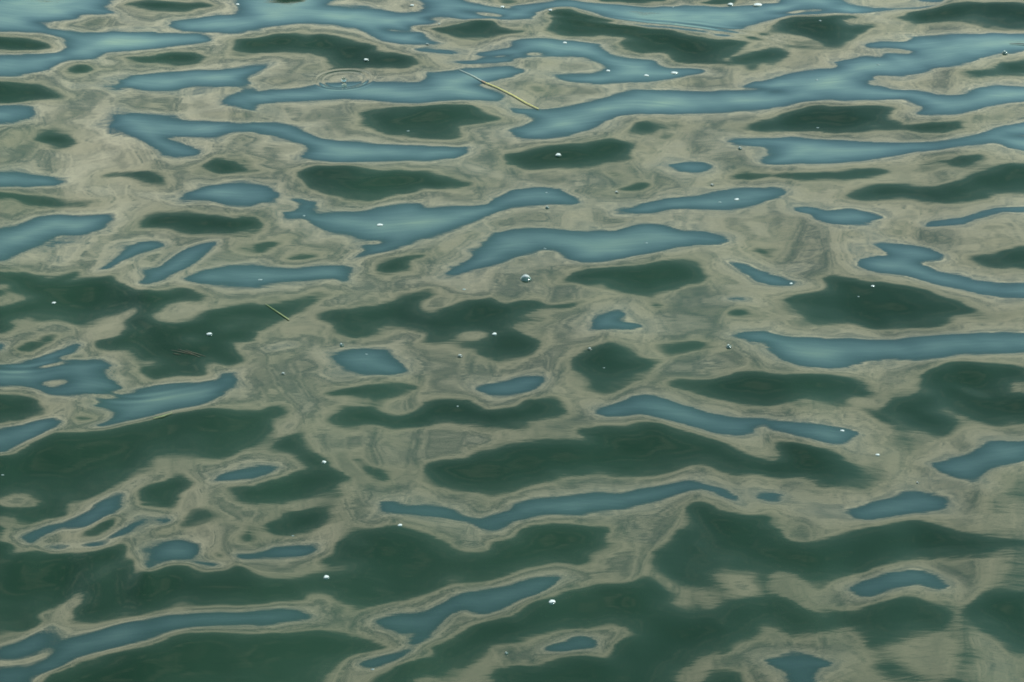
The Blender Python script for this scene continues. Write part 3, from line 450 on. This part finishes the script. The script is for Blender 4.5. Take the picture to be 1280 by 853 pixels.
def wave_heights(shapes, rings=()):
    gx = np.arange(GX0, GX1 + DX / 2, DX); gy = np.arange(GY0, GY1 + DY / 2, DY)
    X, Y = np.meshgrid(gx, gy)
    B = np.zeros(X.shape, bool); G = B.copy(); wg = np.zeros(X.shape); wb = wg.copy(); wm = wg.copy()
    for k, P in shapes:
        m = np.zeros(X.shape, bool); fill_poly(m, P)
        if k == 'B': B |= m; G &= ~m
        elif k == 'G': G |= m; B &= ~m
        elif k == 'M': G &= ~m; B &= ~m
        elif k == 'g': wg[m] = 1
        elif k == 'b': wb[m] = 1
        else: wm[m] = 1
    db, dg = dist_to(B), dist_to(G)
    ib, ig = dist_to(~B), dist_to(~G)
    bs, gs = np.minimum(db, 0.11), np.minimum(dg, 0.11)
    t = (bs + 0.004) / (bs + gs + 0.008)
    e = E1 + (E2 - E1) * t
    wg, wb, wm = blur(wg, .024, .03), blur(wb, .012, .018), blur(wm, .008, .014)
    e = e * (1 - wg) + wg * (E2 - 1.8); e = e * (1 - wb) + wb * (E1 + 0.6)
    e = np.where(B, E1 - 0.5 - 14.5 * (1 - np.exp(-ib / 0.05)), e)
    # fronts are steepest right under the crest at their far side and ease off down to the trough
    up = np.where(G, 0.0, 0.0); dn = up.copy()
    for j in range(1, X.shape[0]): dn[j] = np.where(G[j], dn[j - 1] + DY, 0)
    for j in range(X.shape[0] - 2, -1, -1): up[j] = np.where(G[j], up[j + 1] + DY, 0)
    frac = blur(dn / (dn + up + 1e-6), .04, .02)
    lump = blur(np.random.default_rng(8).standard_normal(X.shape), .13, .09); lump /= lump.std()
    e = np.where(G, E2 + 0.5 + (26 * (0.30 + 0.95 * frac) + 4.0 * lump) * (1 - np.exp(-ig / 0.09)), e)
    e = e * (1 - wm) + wm * (E2 - 1.2)
    rn = np.random.default_rng(3)
    n2 = blur(rn.standard_normal(X.shape), .022, .020); n3 = blur(rn.standard_normal(X.shape), .05, .035)
    e = e + (n2 / n2.std() * 1.15 + n3 / n3.std() * 1.1) * np.where(B, 0.5, 1.0)
    e = blur(e, .005, .007)
    # beyond the traced water the same kind of ripples go on at random
    rng = np.random.default_rng(5)
    n = blur(rng.standard_normal(X.shape), .10, .055); n *= 0.085 / n.std()
    ymin, ymax = 3.82, 8.52
    edge = np.minimum.reduce([(Y - ymin), (ymax - Y) * 0.7, Y * 0.2515 + 0.08 - np.abs(X)])
    w = np.clip(edge / 0.15 + 1.0, 0, 1); w = w * w * (3 - 2 * w)
    h = np.zeros(X.shape)
    hx = hy = s = np.zeros(X.shape)
    l1, l2 = math.radians(E1), math.radians(E2)
    for it in range(ITERS):
        k = CAM_H / (CAM_H - h)
        et = np.radians(sample(e, X * k, Y * k))
        vz = h - CAM_H; nn = 1 + hx * hx + hy * hy
        dv = 2 * (-hx * X - hy * Y + vz) / nn
        ea = np.arctan2(vz - dv, Y + dv * hy)
        wrong = ((ea > l1) != (et > l1)) | ((ea > l2) != (et > l2))
        r = np.clip(et - ea, -.4, .4) * np.where(wrong, 0.75, 0.28 if it > 3 else 0.5)
        if it == ITERS - 1: break
        s = s + w * r if it else w * r + (1 - w) * n
        h = solve_height(s, LAM, MU)
        hy = np.gradient(h, DY, axis=0); hx = np.gradient(h, DX, axis=1)
    return gx, gy, h, hx, hy, ea, et, w

shapes = []
for ln in SLOPES.strip().splitlines():
    k, *pts = ln.split()
    shapes.append((k, [tuple(map(float, p.split(','))) for p in pts]))
gx, gy, h, hx, hy, *_ = wave_heights(shapes)

# gentle ripples that carry on over the open water outside
rnd = random.Random(11)
SWELL = []
for i in range(26):
    wl = 0.28 * 1.13 ** i if i < 18 else rnd.uniform(0.3, 1.2)
    a = rnd.gauss(0, 0.45)
    SWELL.append((2 * math.pi / wl, a, rnd.uniform(0, 6.28), 0.030 / (2 * math.pi / wl), wl))
def swell(X, Y, cell):
    z = np.zeros(np.broadcast(X, Y).shape)
    for k, a, ph, amp, wl in SWELL:
        f = np.clip((wl / np.maximum(cell, 1e-6) - 3.0) / 5.0, 0, 1)
        z += f * amp * np.sin(k * (X * math.sin(a) + Y * math.cos(a)) + ph)
    return z

def stretch(lo, hi, step, far, grow=1.09):
    out_hi = [hi]; s = step
    while out_hi[-1] < far: s *= grow; out_hi.append(out_hi[-1] + s)
    out_lo = [lo]; s = step
    while out_lo[-1] > -far: s *= grow; out_lo.append(out_lo[-1] - s)
    return np.array(out_lo[:0:-1]), np.array(out_hi[1:])
lx, rx = stretch(gx[0], gx[-1], DX, 4000); ly, ry = stretch(gy[0], gy[-1], DY, 4000)
ax = np.concatenate([lx, gx, rx]); ay = np.concatenate([ly, gy, ry])
cx = np.gradient(ax); cy = np.gradient(ay)
AX, AY = np.meshgrid(ax, ay); CELL = np.maximum(cx[None, :], cy[:, None])
Z = swell(AX, AY, CELL) * np.exp(-(np.hypot(AX, AY) / 900) ** 2)
i0, j0 = len(lx), len(ly)
inX, inY = np.meshgrid(gx, gy)
d = np.minimum.reduce([inX - gx[0], gx[-1] - inX, inY - gy[0], gy[-1] - inY]) / 0.35
wi = np.clip(d, 0, 1); wi = wi * wi * (3 - 2 * wi)

def capillary(X, Y, cx_, cy_, ang, wl, amp, la, lb):
    """a patch of fine parallel ripples: centre, run of the crests, wavelength, height, half length and half breadth"""
    u = (X - cx_) * math.cos(ang) + (Y - cy_) * math.sin(ang); v = -(X - cx_) * math.sin(ang) + (Y - cy_) * math.cos(ang)
    return amp * np.sin(2 * math.pi * (v + 0.03 * np.sin(u * 5.0)) / wl) * np.exp(-(u / la) ** 2 - (v / lb) ** 2)

h = h + capillary(inX, inY, 0.60, 8.02, -0.30, 0.055, 0.0009, 0.36, 0.05)
h = h + capillary(inX, inY, -1.42, 5.28, 0.45, 0.05, 0.0003, 0.2, 0.05)
h = h + capillary(inX, inY, -1.07, 5.13, 0.30, 0.05, 0.00025, 0.16, 0.05)
core = h * wi + Z[j0:j0 + len(gy), i0:i0 + len(gx)] * (1 - wi)
Z[j0:j0 + len(gy), i0:i0 + len(gx)] = core

def water_z(x, y):
    return float(sample(core, np.array([x]), np.array([y]))[0])

def at(px, py):
    """where the sight line through a point of the picture meets the water"""
    x = (px - 640) / FPX; u = -(py - 426.5) / FPX
    dy_ = math.cos(PITCH) + u * math.sin(PITCH); dz_ = -math.sin(PITCH) + u * math.cos(PITCH)
    k = CAM_H / -dz_
    X, Y = x * k, dy_ * k; X0, Y0 = X, Y
    for _ in range(8):
        z = water_z(X, Y); q = (CAM_H - z) / CAM_H; X, Y = X0 * q, Y0 * q
    return Vector((X, Y, water_z(X, Y)))

ny, nx = AX.shape
verts = np.stack([AX, AY, Z], -1).reshape(-1, 3).astype(np.float32)
idx = np.arange(ny * nx).reshape(ny, nx)
quads = np.stack([idx[:-1, :-1], idx[:-1, 1:], idx[1:, 1:], idx[1:, :-1]], -1).reshape(-1, 4).astype(np.int32)
me = bpy.data.meshes.new('water')
me.vertices.add(len(verts)); me.vertices.foreach_set('co', verts.ravel())
me.loops.add(quads.size); me.loops.foreach_set('vertex_index', quads.ravel())
me.polygons.add(len(quads)); me.polygons.foreach_set('loop_start', np.arange(0, quads.size, 4, dtype=np.int32))
me.polygons.foreach_set('use_smooth', np.ones(len(quads), bool))
me.update(calc_edges=True)
water = bpy.data.objects.new('water', me); scene.collection.objects.link(water)
water['kind'] = 'structure'

def material(name):
    m = bpy.data.materials.new(name); m.use_nodes = True
    m.node_tree.nodes.clear(); n = Nodes(m.node_tree)
    b = n.new('ShaderNodeBsdfPrincipled'); o = n.new('ShaderNodeOutputMaterial'); n.l.new(b.outputs[0], o.inputs[0])
    return m, n, b

m, n, b = material('green_water')
pos = n.new('ShaderNodeNewGeometry').outputs['Position']
s = n.new('ShaderNodeSeparateXYZ'); n.put(s.inputs[0], pos); wx, wy, wz = s.outputs
murk = n.noise(n.vec(wx, n.m('MULTIPLY', wy, 0.8), 0.0), 1.3, 3.0, 0.55, 0.6)
n.put(b.inputs['Base Color'], n.mix(n.smooth(murk, 0.35, 0.68), (0.0044, 0.0178, 0.0060, 1), (0.0076, 0.0250, 0.0098, 1)))
b.inputs['Roughness'].default_value = 0.05; b.inputs['IOR'].default_value = 1.335
# fine relief: long shallow wind streaks and finer wrinkles
st = n.noise(n.vec(n.m('MULTIPLY', wx, 4.0), n.m('MULTIPLY', wy, 15.0), 0.0), 1.0, 3.0, 0.55, 0.4)
st2 = n.noise(n.vec(n.m('MULTIPLY', wx, 14.0), n.m('MULTIPLY', wy, 42.0), 4.0), 1.0, 3.0, 0.6, 0.5)
patch = n.m('MAXIMUM', n.smooth(n.noise(n.vec(wx, wy, 7.0), 1.6, 2.0), 0.5, 0.75, 0.12, 0.8), n.smooth(n.m('SUBTRACT', wx, n.m('MULTIPLY', wy, 0.6)), -2.6, -1.2, 0.0, 0.55))   # a breath of wind ruffles the near right
hgt = n.m('ADD', n.m('MULTIPLY', st, 0.0005), n.m('MULTIPLY', n.m('MULTIPLY', st2, 0.0004), patch))
def ring(cx_, cy_, r0, wl, width, amp):
    r = n.m('SQRT', n.m('ADD', n.m('POWER', n.m('SUBTRACT', wx, cx_), 2.0), n.m('POWER', n.m('SUBTRACT', wy, cy_), 2.0)))
    dd = n.m('SUBTRACT', r, r0)
    env = n.m('EXPONENT', n.m('MULTIPLY', n.m('POWER', n.m('DIVIDE', n.m('ABSOLUTE', dd), width), 2.0), -1.0))
    return n.m('MULTIPLY', n.m('MULTIPLY', n.m('SINE', n.m('MULTIPLY', dd, 2 * math.pi / wl)), env), amp)
rc = at(430, 101)
hgt = n.m('ADD', hgt, ring(rc.x, rc.y, 0.092, 0.030, 0.020, 0.00055))
bump = n.new('ShaderNodeBump'); bump.inputs['Strength'].default_value = 1.0; bump.inputs['Distance'].default_value = 1.0
n.put(bump.inputs['Height'], hgt); n.l.new(bump.outputs[0], b.inputs['Normal'])
me.materials.append(m)

# ------------------------------------------------------------------ things afloat
def plain(name, col, rough=0.5, ior=1.45, vary=0.15, scale=300.0):
    m, n, b = material(name)
    geo = n.new('ShaderNodeTexCoord').outputs['Object']
    f = n.lin(n.noise(geo, scale, 3.0), 0.3, 0.7, 1 - vary, 1 + vary)
    mx = n.new('ShaderNodeVectorMath', operation='SCALE'); mx.inputs[0].default_value = col; n.put(mx.inputs['Scale'], f)
    n.put(b.inputs['Base Color'], mx.outputs[0])
    b.inputs['Roughness'].default_value = rough; b.inputs['IOR'].default_value = ior
    return m
M_FOAM_GLINT = plain('white_foam_and_glint', (0.42, 0.46, 0.44), 0.45)  # real foam, and the painted highlights on bubbles and husks
M_GREY = plain('wet_grey_foam', (0.15, 0.20, 0.19), 0.3)
M_FILM = plain('bubble_film', (0.02, 0.05, 0.035), 0.10, 1.75, 0.05)  # bubble domes, and the painted shade under foam flecks
M_DARK = plain('wet_dark_husk', (0.03, 0.045, 0.03), 0.25, 1.5, 0.3)
M_YEL = plain('yellow_straw', (0.36, 0.33, 0.10), 0.5, 1.45, 0.2, 60)
M_PALE = plain('pale_straw', (0.30, 0.31, 0.25), 0.5, 1.45, 0.15, 60)
M_NODE = plain('reddish_straw_node', (0.33, 0.20, 0.10), 0.5)
M_OLIVE = plain('olive_straw', (0.13, 0.17, 0.055), 0.5, 1.45, 0.2, 60)
M_RUST = plain('rusty_frond', (0.070, 0.068, 0.044), 0.6, 1.4, 0.2)
M_TWIG = plain('black_twig', (0.025, 0.022, 0.018), 0.6)

def link(name, me_, mat, parent=None, loc=(0, 0, 0)):
    o = bpy.data.objects.new(name, me_); scene.collection.objects.link(o)
    if mat and not me_.materials: me_.materials.append(mat)
    o.location = loc; o.parent = parent
    return o
def tag(o, label, cat, group=None):
    o['label'] = label; o['category'] = cat
    if group: o['group'] = group
    return o
def root(name, loc):
    o = bpy.data.objects.new(name, None); o.empty_display_size = 0.02; scene.collection.objects.link(o); o.location = loc
    return o
def mesh_from(bm, name):
    me_ = bpy.data.meshes.new(name)
    for f in bm.faces: f.smooth = True
    bm.to_mesh(me_); bm.free(); return me_

def dome(name, rx, ry, rz, seed, lump=0.0, segs=20, rows=7, sink=0.25):
    """a closed dome of uneven outline that sits on the water with a thin foot below"""
    r_ = random.Random(seed); ph = [r_.uniform(0, 6.28) for _ in range(4)]
    bm = bmesh.new(); rings = []
    for i in range(rows):
        t = -sink + (math.pi / 2 + sink) * i / rows
        row = []
        for j in range(segs):
            a = 2 * math.pi * j / segs
            k = 1 + lump * (0.5 * math.sin(2 * a + ph[0]) + 0.35 * math.sin(3 * a + ph[1]) + 0.25 * math.sin(5 * a + ph[2] + 2 * t))
            row.append(bm.verts.new((rx * k * math.cos(t) * math.cos(a), ry * k * math.cos(t) * math.sin(a), rz * math.sin(t) * (1 + lump * 0.6 * math.sin(2 * a + ph[3])))))
        rings.append(row)
    top = bm.verts.new((0, 0, rz)); bot = bm.verts.new((0, 0, -rz * math.sin(sink)))
    for r0, r1 in zip(rings, rings[1:]):
        for j in range(segs): bm.faces.new((r0[j], r0[(j + 1) % segs], r1[(j + 1) % segs], r1[j]))
    for j in range(segs):
        bm.faces.new((rings[-1][j], rings[-1][(j + 1) % segs], top)); bm.faces.new((rings[0][(j + 1) % segs], rings[0][j], bot))
    return mesh_from(bm, name)

def size_at(p, px): return px * (Vector((p.x, p.y, p.z - CAM_H)).length) / FPX

def fleck(px, py, w, kind, label, turn=0.0):
    p = at(px, py); r = size_at(p, w * (0.95 if kind == 'big' else 0.66)) / 2; seed = int(px * 7 + py)
    rr = random.Random(seed)
    if kind == 'foam':            # low white scrap of foam: a lumpy cap, its shaded underside painted as a dark rim
        o = root('foam_fleck', p); o.rotation_euler.z = turn
        link('shade_rim', dome('shade_rim', r * 1.0, r * 1.05, r * 0.22, seed, 0.10, 16, 4), M_FILM, o, (0, -r * 0.12, 0))
        link('foam_cap', dome('foam_cap', r * 0.86, r * 0.75, r * 0.26, seed + 1, 0.22), M_FOAM_GLINT, o, (0, r * 0.22, r * 0.06))
        tag(o, label, 'foam fleck', 'foam flecks drifting on the water')
    elif kind == 'grey':          # thin wet scrap, hardly above the water
        o = link('foam_fleck', dome('foam_fleck', r * 0.8, r * 0.5, r * 0.2, seed, 0.25, 16, 4), M_GREY, None, p); o.rotation_euler.z = turn
        tag(o, label, 'foam fleck', 'foam flecks drifting on the water')
    elif kind == 'dark':          # dark husk, its highlight modelled as a pale upper edge
        o = root('floating_husk', p); o.rotation_euler.z = turn
        link('husk_body', dome('husk_body', r, r * 0.75, r * 0.45, seed, 0.12, 16, 5), M_DARK, o)
        link('highlight_edge', dome('highlight_edge', r * 0.55, r * 0.28, r * 0.35, seed + 2, 0.15, 14, 4), M_FOAM_GLINT, o, (-r * 0.1, r * 0.45, r * 0.25))
        tag(o, label, 'husk', 'dark husks drifting on the water')
    else:                         # bubble: dark glossy dome, its highlight painted as a white part on top
        o = root('bubble', p)
        link('bubble_dome', dome('bubble_dome', r, r, r * (0.5 if kind == 'big' else 0.7), seed, 0.02, 28, 9), M_FILM, o)
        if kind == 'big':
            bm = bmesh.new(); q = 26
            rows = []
            for i in range(q):       # highlight built as a white arch over the crown of the dome
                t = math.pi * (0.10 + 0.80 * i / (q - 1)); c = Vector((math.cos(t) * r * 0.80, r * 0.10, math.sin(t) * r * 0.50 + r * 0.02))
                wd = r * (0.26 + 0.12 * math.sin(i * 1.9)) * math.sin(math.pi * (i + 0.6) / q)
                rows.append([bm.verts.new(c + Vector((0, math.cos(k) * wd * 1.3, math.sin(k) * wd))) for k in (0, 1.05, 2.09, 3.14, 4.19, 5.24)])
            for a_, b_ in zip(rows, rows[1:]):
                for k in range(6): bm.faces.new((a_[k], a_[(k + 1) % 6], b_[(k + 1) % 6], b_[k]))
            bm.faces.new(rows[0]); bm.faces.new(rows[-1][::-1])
            link('highlight_arch', mesh_from(bm, 'highlight_arch'), M_FOAM_GLINT, o)
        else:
            link('glint_spot', dome('glint_spot', r * 0.35, r * 0.22, r * 0.2, seed + 3, 0.1, 12, 4), M_FOAM_GLINT, o, (-r * 0.2, r * 0.15, r * 0.72))  # sun glint painted as a small white cap
        tag(o, label, 'bubble', 'bubbles on the water')
    return o

FLECKS = [
    (297, 6, 8, 'foam', 'white foam fleck at the top edge, just right of the small dark oval patch'),
    (515, 7, 8, 'foam', 'white foam fleck inside a faint ripple, top centre-left'),
    (458, 75, 10, 'foam', 'slanted white fleck on dark water just above the round ripple'),
    (510, 164, 7, 'grey', 'faint grey fleck in the dark oval patch below the round ripple'),
    (549, 30, 6, 'grey', 'faint grey fleck at the left end of a dark patch near the top'),
    (628, 9, 9, 'foam', 'white foam fleck just above the thin lens-shaped ripple at the top'),
    (534, 56, 7, 'dark', 'small dark husk on the pale streak above the yellow straw'),
    (688, 13, 8, 'foam', 'white foam fleck on the crest where the long dark wave front begins'),
    (706, 54, 9, 'foam', 'white foam fleck on blue water right below the dark wave front'),
    (760, 89, 9, 'foam', 'leftmost white fleck of the three in the blue bay under the dark wave front'),
    (808, 95, 10, 'foam', 'middle white fleck of the three in the blue bay under the dark wave front'),
    (843, 92, 14, 'foam', 'wide white fleck, rightmost of three in the blue bay under the dark wave'),
    (698, 194, 12, 'foam', 'white fleck alone on the dark oval right below the yellow straw'),
    (913, 6, 12, 'foam', 'white foam fleck at the top edge, left of the largest fleck'),
    (947, 7, 17, 'foam', 'largest flat white foam fleck at the top edge'),
    (841, 9, 6, 'grey', 'faint grey fleck among the fine ripples at the top edge'),
    (925, 186, 8, 'bubble', 'small clear bubble between two blue patches, upper right of centre'),
    (1256, 67, 11, 'bubble', 'bright-topped bubble close to the right edge, under the black twig'),
    (1098, 81, 7, 'grey', 'faint grey fleck in the broad blue reach at upper right'),
    (1021, 100, 7, 'grey', 'faint grey fleck left in the broad blue reach at upper right'),
    (1022, 160, 7, 'grey', 'faint grey fleck at the foot of the long dark patch, upper right'),
    (1025, 26, 7, 'grey', 'faint grey fleck on the dark patch right of the largest foam fleck'),
    (67, 379, 8, 'foam', 'tiny white fleck on the broad dark patch at the left'),
    (262, 418, 11, 'foam', 'slanted white fleck on dark water below the short olive straw'),
    (475, 282, 12, 'foam', 'white fleck in the middle of the forked blue patch left of centre'),
    (325, 350, 10, 'grey', 'pale fleck on the long blue patch above the short olive straw'),
    (380, 270, 7, 'grey', 'faint grey fleck at the left tip of the forked blue patch'),
    (580, 362, 9, 'grey', 'pale grey fleck on beige water left of the big bubble'),
    (618, 418, 10, 'foam', 'white fleck on the dark patch below and left of the big bubble'),
    (657, 349, 15, 'big', 'biggest round bubble, bright painted highlight arch on top, centre of the picture'),
    (771, 241, 8, 'dark', 'small dark husk left of a little dark patch above the long blue wave'),
    (684, 260, 8, 'bubble', 'small clear bubble on beige water under the humped blue patch'),
    (683, 241, 6, 'grey', 'faint grey fleck on the humped blue patch at upper centre'),
    (681, 311, 6, 'grey', 'faint grey fleck on the long blue wave, straight above the big bubble'),
    (808, 304, 7, 'grey', 'faint grey fleck on the right half of the long blue wave'),
    (890, 232, 8, 'dark', 'small dark husk on beige water above the flat blue patch'),
    (921, 250, 10, 'foam', 'white fleck on the flat blue patch right of centre'),
    (900, 253, 7, 'grey', 'faint grey fleck left of the white one on the flat blue patch'),
    (1091, 358, 7, 'foam', 'tiny white fleck high on the big dark leaf-shaped patch at right'),
    (989, 355, 7, 'foam', 'tiny white fleck at the lower tip of a slanting blue patch at right'),
    (1073, 371, 6, 'grey', 'faint grey fleck inside the big dark leaf-shaped patch at right'),
    (427, 432, 9, 'bubble', 'bright little bubble at the upper left corner of the small blue pool'),
    (575, 446, 11, 'dark', 'dark husk with a pale top on beige water right of the small blue pool'),
    (354, 468, 9, 'dark', 'dark husk on beige water left of the small blue pool'),
    (458, 443, 6, 'grey', 'faint grey fleck inside the small blue pool left of centre'),
    (572, 508, 6, 'grey', 'faint fleck on the wavy dark patch just below the centre'),
    (405, 578, 9, 'foam', 'white fleck on the dark wedge at lower left of centre'),
    (911, 434, 11, 'bubble', 'bright-edged bubble on beige water left of the long blue band at right'),
    (737, 437, 9, 'dark', 'thin dark husk at the upper rim of the round dark patch'),
    (755, 460, 5, 'grey', 'tiny fleck inside the round dark patch right of centre'),
    (1053, 539, 8, 'foam', 'small white fleck at the right end of the long slanting blue band'),
    (1097, 569, 8, 'foam', 'small bright fleck on grey-beige water at lower right'),
    (1147, 604, 6, 'dark', 'tiny dark husk on beige water above the blue almond at lower right'),
    (3, 594, 7, 'grey', 'pale fleck cut by the left edge, on the large dark wave'),
    (500, 657, 9, 'foam', 'white fleck on the crown of a dark wave, lower centre-left'),
    (408, 722, 12, 'foam', 'bright white fleck at the end of a beige tongue, lower left'),
    (366, 670, 6, 'grey', 'faint fleck in the round dark patch at lower left'),
    (466, 837, 9, 'grey', 'pale fleck at the lower rim of a small blue patch, bottom edge'),
    (633, 817, 7, 'bubble', 'small dark bubble on the beige tongue near the bottom edge'),
    (690, 753, 14, 'foam', 'bright oval white fleck alone on dark water at bottom centre'),
]
for px, py, w, kind, label in FLECKS:
    fleck(px, py, w, kind, label, math.radians(35) if 'slanted' in label else random.Random(px).uniform(-.3, .3))

def blade(name, pts, widths, mat, parent, base, lift=0.002, flat=0.35):
    """a flattened stalk laid along the water through picture points"""
    P_ = []
    for a_, b_ in zip(pts, pts[1:]):
        for k in range(6): P_.append((a_[0] + (b_[0] - a_[0]) * k / 6, a_[1] + (b_[1] - a_[1]) * k / 6))
    P_.append(pts[-1])
    W_ = [at(*p) for p in P_]; bm = bmesh.new(); rows = []
    for i, p in enumerate(W_):
        t = (W_[min(i + 1, len(W_) - 1)] - W_[max(i - 1, 0)]); t.z = 0; t.normalize()
        sd = Vector((-t.y, t.x, 0)); f = i / (len(W_) - 1) * (len(widths) - 1); k = min(int(f), len(widths) - 2)
        w = size_at(p, widths[k] + (widths[k + 1] - widths[k]) * (f - k)) / 2
        c = p + Vector((0, 0, lift + w * flat)) - base
        rows.append([bm.verts.new(c + sd * math.cos(q) * w + Vector((0, 0, math.sin(q) * w * flat))) for q in [2 * math.pi * j / 8 for j in range(8)]])
    for a_, b_ in zip(rows, rows[1:]):
        for k in range(8): bm.faces.new((a_[k], b_[k], b_[(k + 1) % 8], a_[(k + 1) % 8]))
    bm.faces.new(rows[0]); bm.faces.new(rows[-1][::-1])
    bmesh.ops.recalc_face_normals(bm, faces=bm.faces)
    return link(name, mesh_from(bm, name), mat, parent)

base = at(604, 103); o = root('grass_straw', base)
tag(o, 'long yellow straw with a pale upper half, floating near the top', 'straw', 'straws on the water')
blade('pale_stem', [(574, 88), (590, 95), (603, 102.5)], [0.8, 1.3, 1.7], M_PALE, o, base)
blade('stem_node', [(602, 102), (606.5, 104.5)], [1.9, 2.4], M_NODE, o, base, 0.0025)
blade('yellow_stem', [(606, 104), (622, 110.5), (641, 120), (658, 130), (673, 137)], [2.1, 2.0, 2.4, 1.7], M_YEL, o, base)
base = at(346, 391); o = root('grass_straw', base)
tag(o, 'short olive straw lying across the dark patch at left', 'straw', 'straws on the water')
blade('olive_stem', [(332, 381), (347, 391)], [0.9, 1.4], M_OLIVE, o, base)
blade('bright_tip', [(347, 391), (361, 400.5)], [1.4, 1.8], plain('light_olive_straw', (0.17, 0.20, 0.075), 0.5), o, base)
base = at(203, 521); o = blade('leaf_sliver', [(191, 524), (203, 521.5), (215, 517)], [0.8, 2.4, 0.8], M_OLIVE, None, Vector((0, 0, 0)))
tag(o, 'thin olive leaf sliver under the lip of the blue wave back at left', 'leaf')
base = at(235, 440); o = root('drowned_frond', base)
tag(o, 'faint rusty frond lying flat in the dark patch at left', 'frond')
for pts in ([(214, 438), (228, 441), (243, 444)], [(222, 437), (236, 441), (250, 447)], [(216, 442), (226, 444)], [(232, 438), (244, 442), (257, 446)]):
    blade('strand', pts, [0.6, 1.2, 0.5], M_RUST, o, base, 0.0008, 0.2)
o = blade('twig', [(1262, 55.2), (1272, 55.4), (1286, 56.5)], [0.9, 2.0, 2.4], M_TWIG, None, Vector((0, 0, 0)))
tag(o, 'thin black twig cut by the right edge, above the bright bubble', 'twig')

# the drop that made the round ripple, just leaving the water
p = at(430, 103); r = size_at(p, 6) / 2
bm = bmesh.new(); prof = [(0.02, -0.3), (1.6, -0.1), (0.9, 0.1), (0.7, 0.3), (0.8, 0.6), (1.0, 0.9), (1.05, 1.2), (0.9, 1.6), (0.5, 1.85), (0.02, 1.92)]
rows = [[bm.verts.new((a_ * r * math.cos(t), a_ * r * math.sin(t), z_ * r)) for t in [2 * math.pi * j / 16 for j in range(16)]] for a_, z_ in prof]
for a_, b_ in zip(rows, rows[1:]):
    for k in range(16): bm.faces.new((a_[k], a_[(k + 1) % 16], b_[(k + 1) % 16], b_[k]))
bm.faces.new(rows[0][::-1]); bm.faces.new(rows[-1])
md, nd, bd = material('clear_water_drop')
bd.inputs['Base Color'].default_value = (0.9, 1, 0.97, 1); bd.inputs['Roughness'].default_value = 0.02; bd.inputs['IOR'].default_value = 1.333; bd.inputs['Transmission Weight'].default_value = 1.0
o = link('water_drop', mesh_from(bm, 'water_drop'), md, None, p)
tag(o, 'clear water drop standing in the middle of the round ripple', 'water drop')
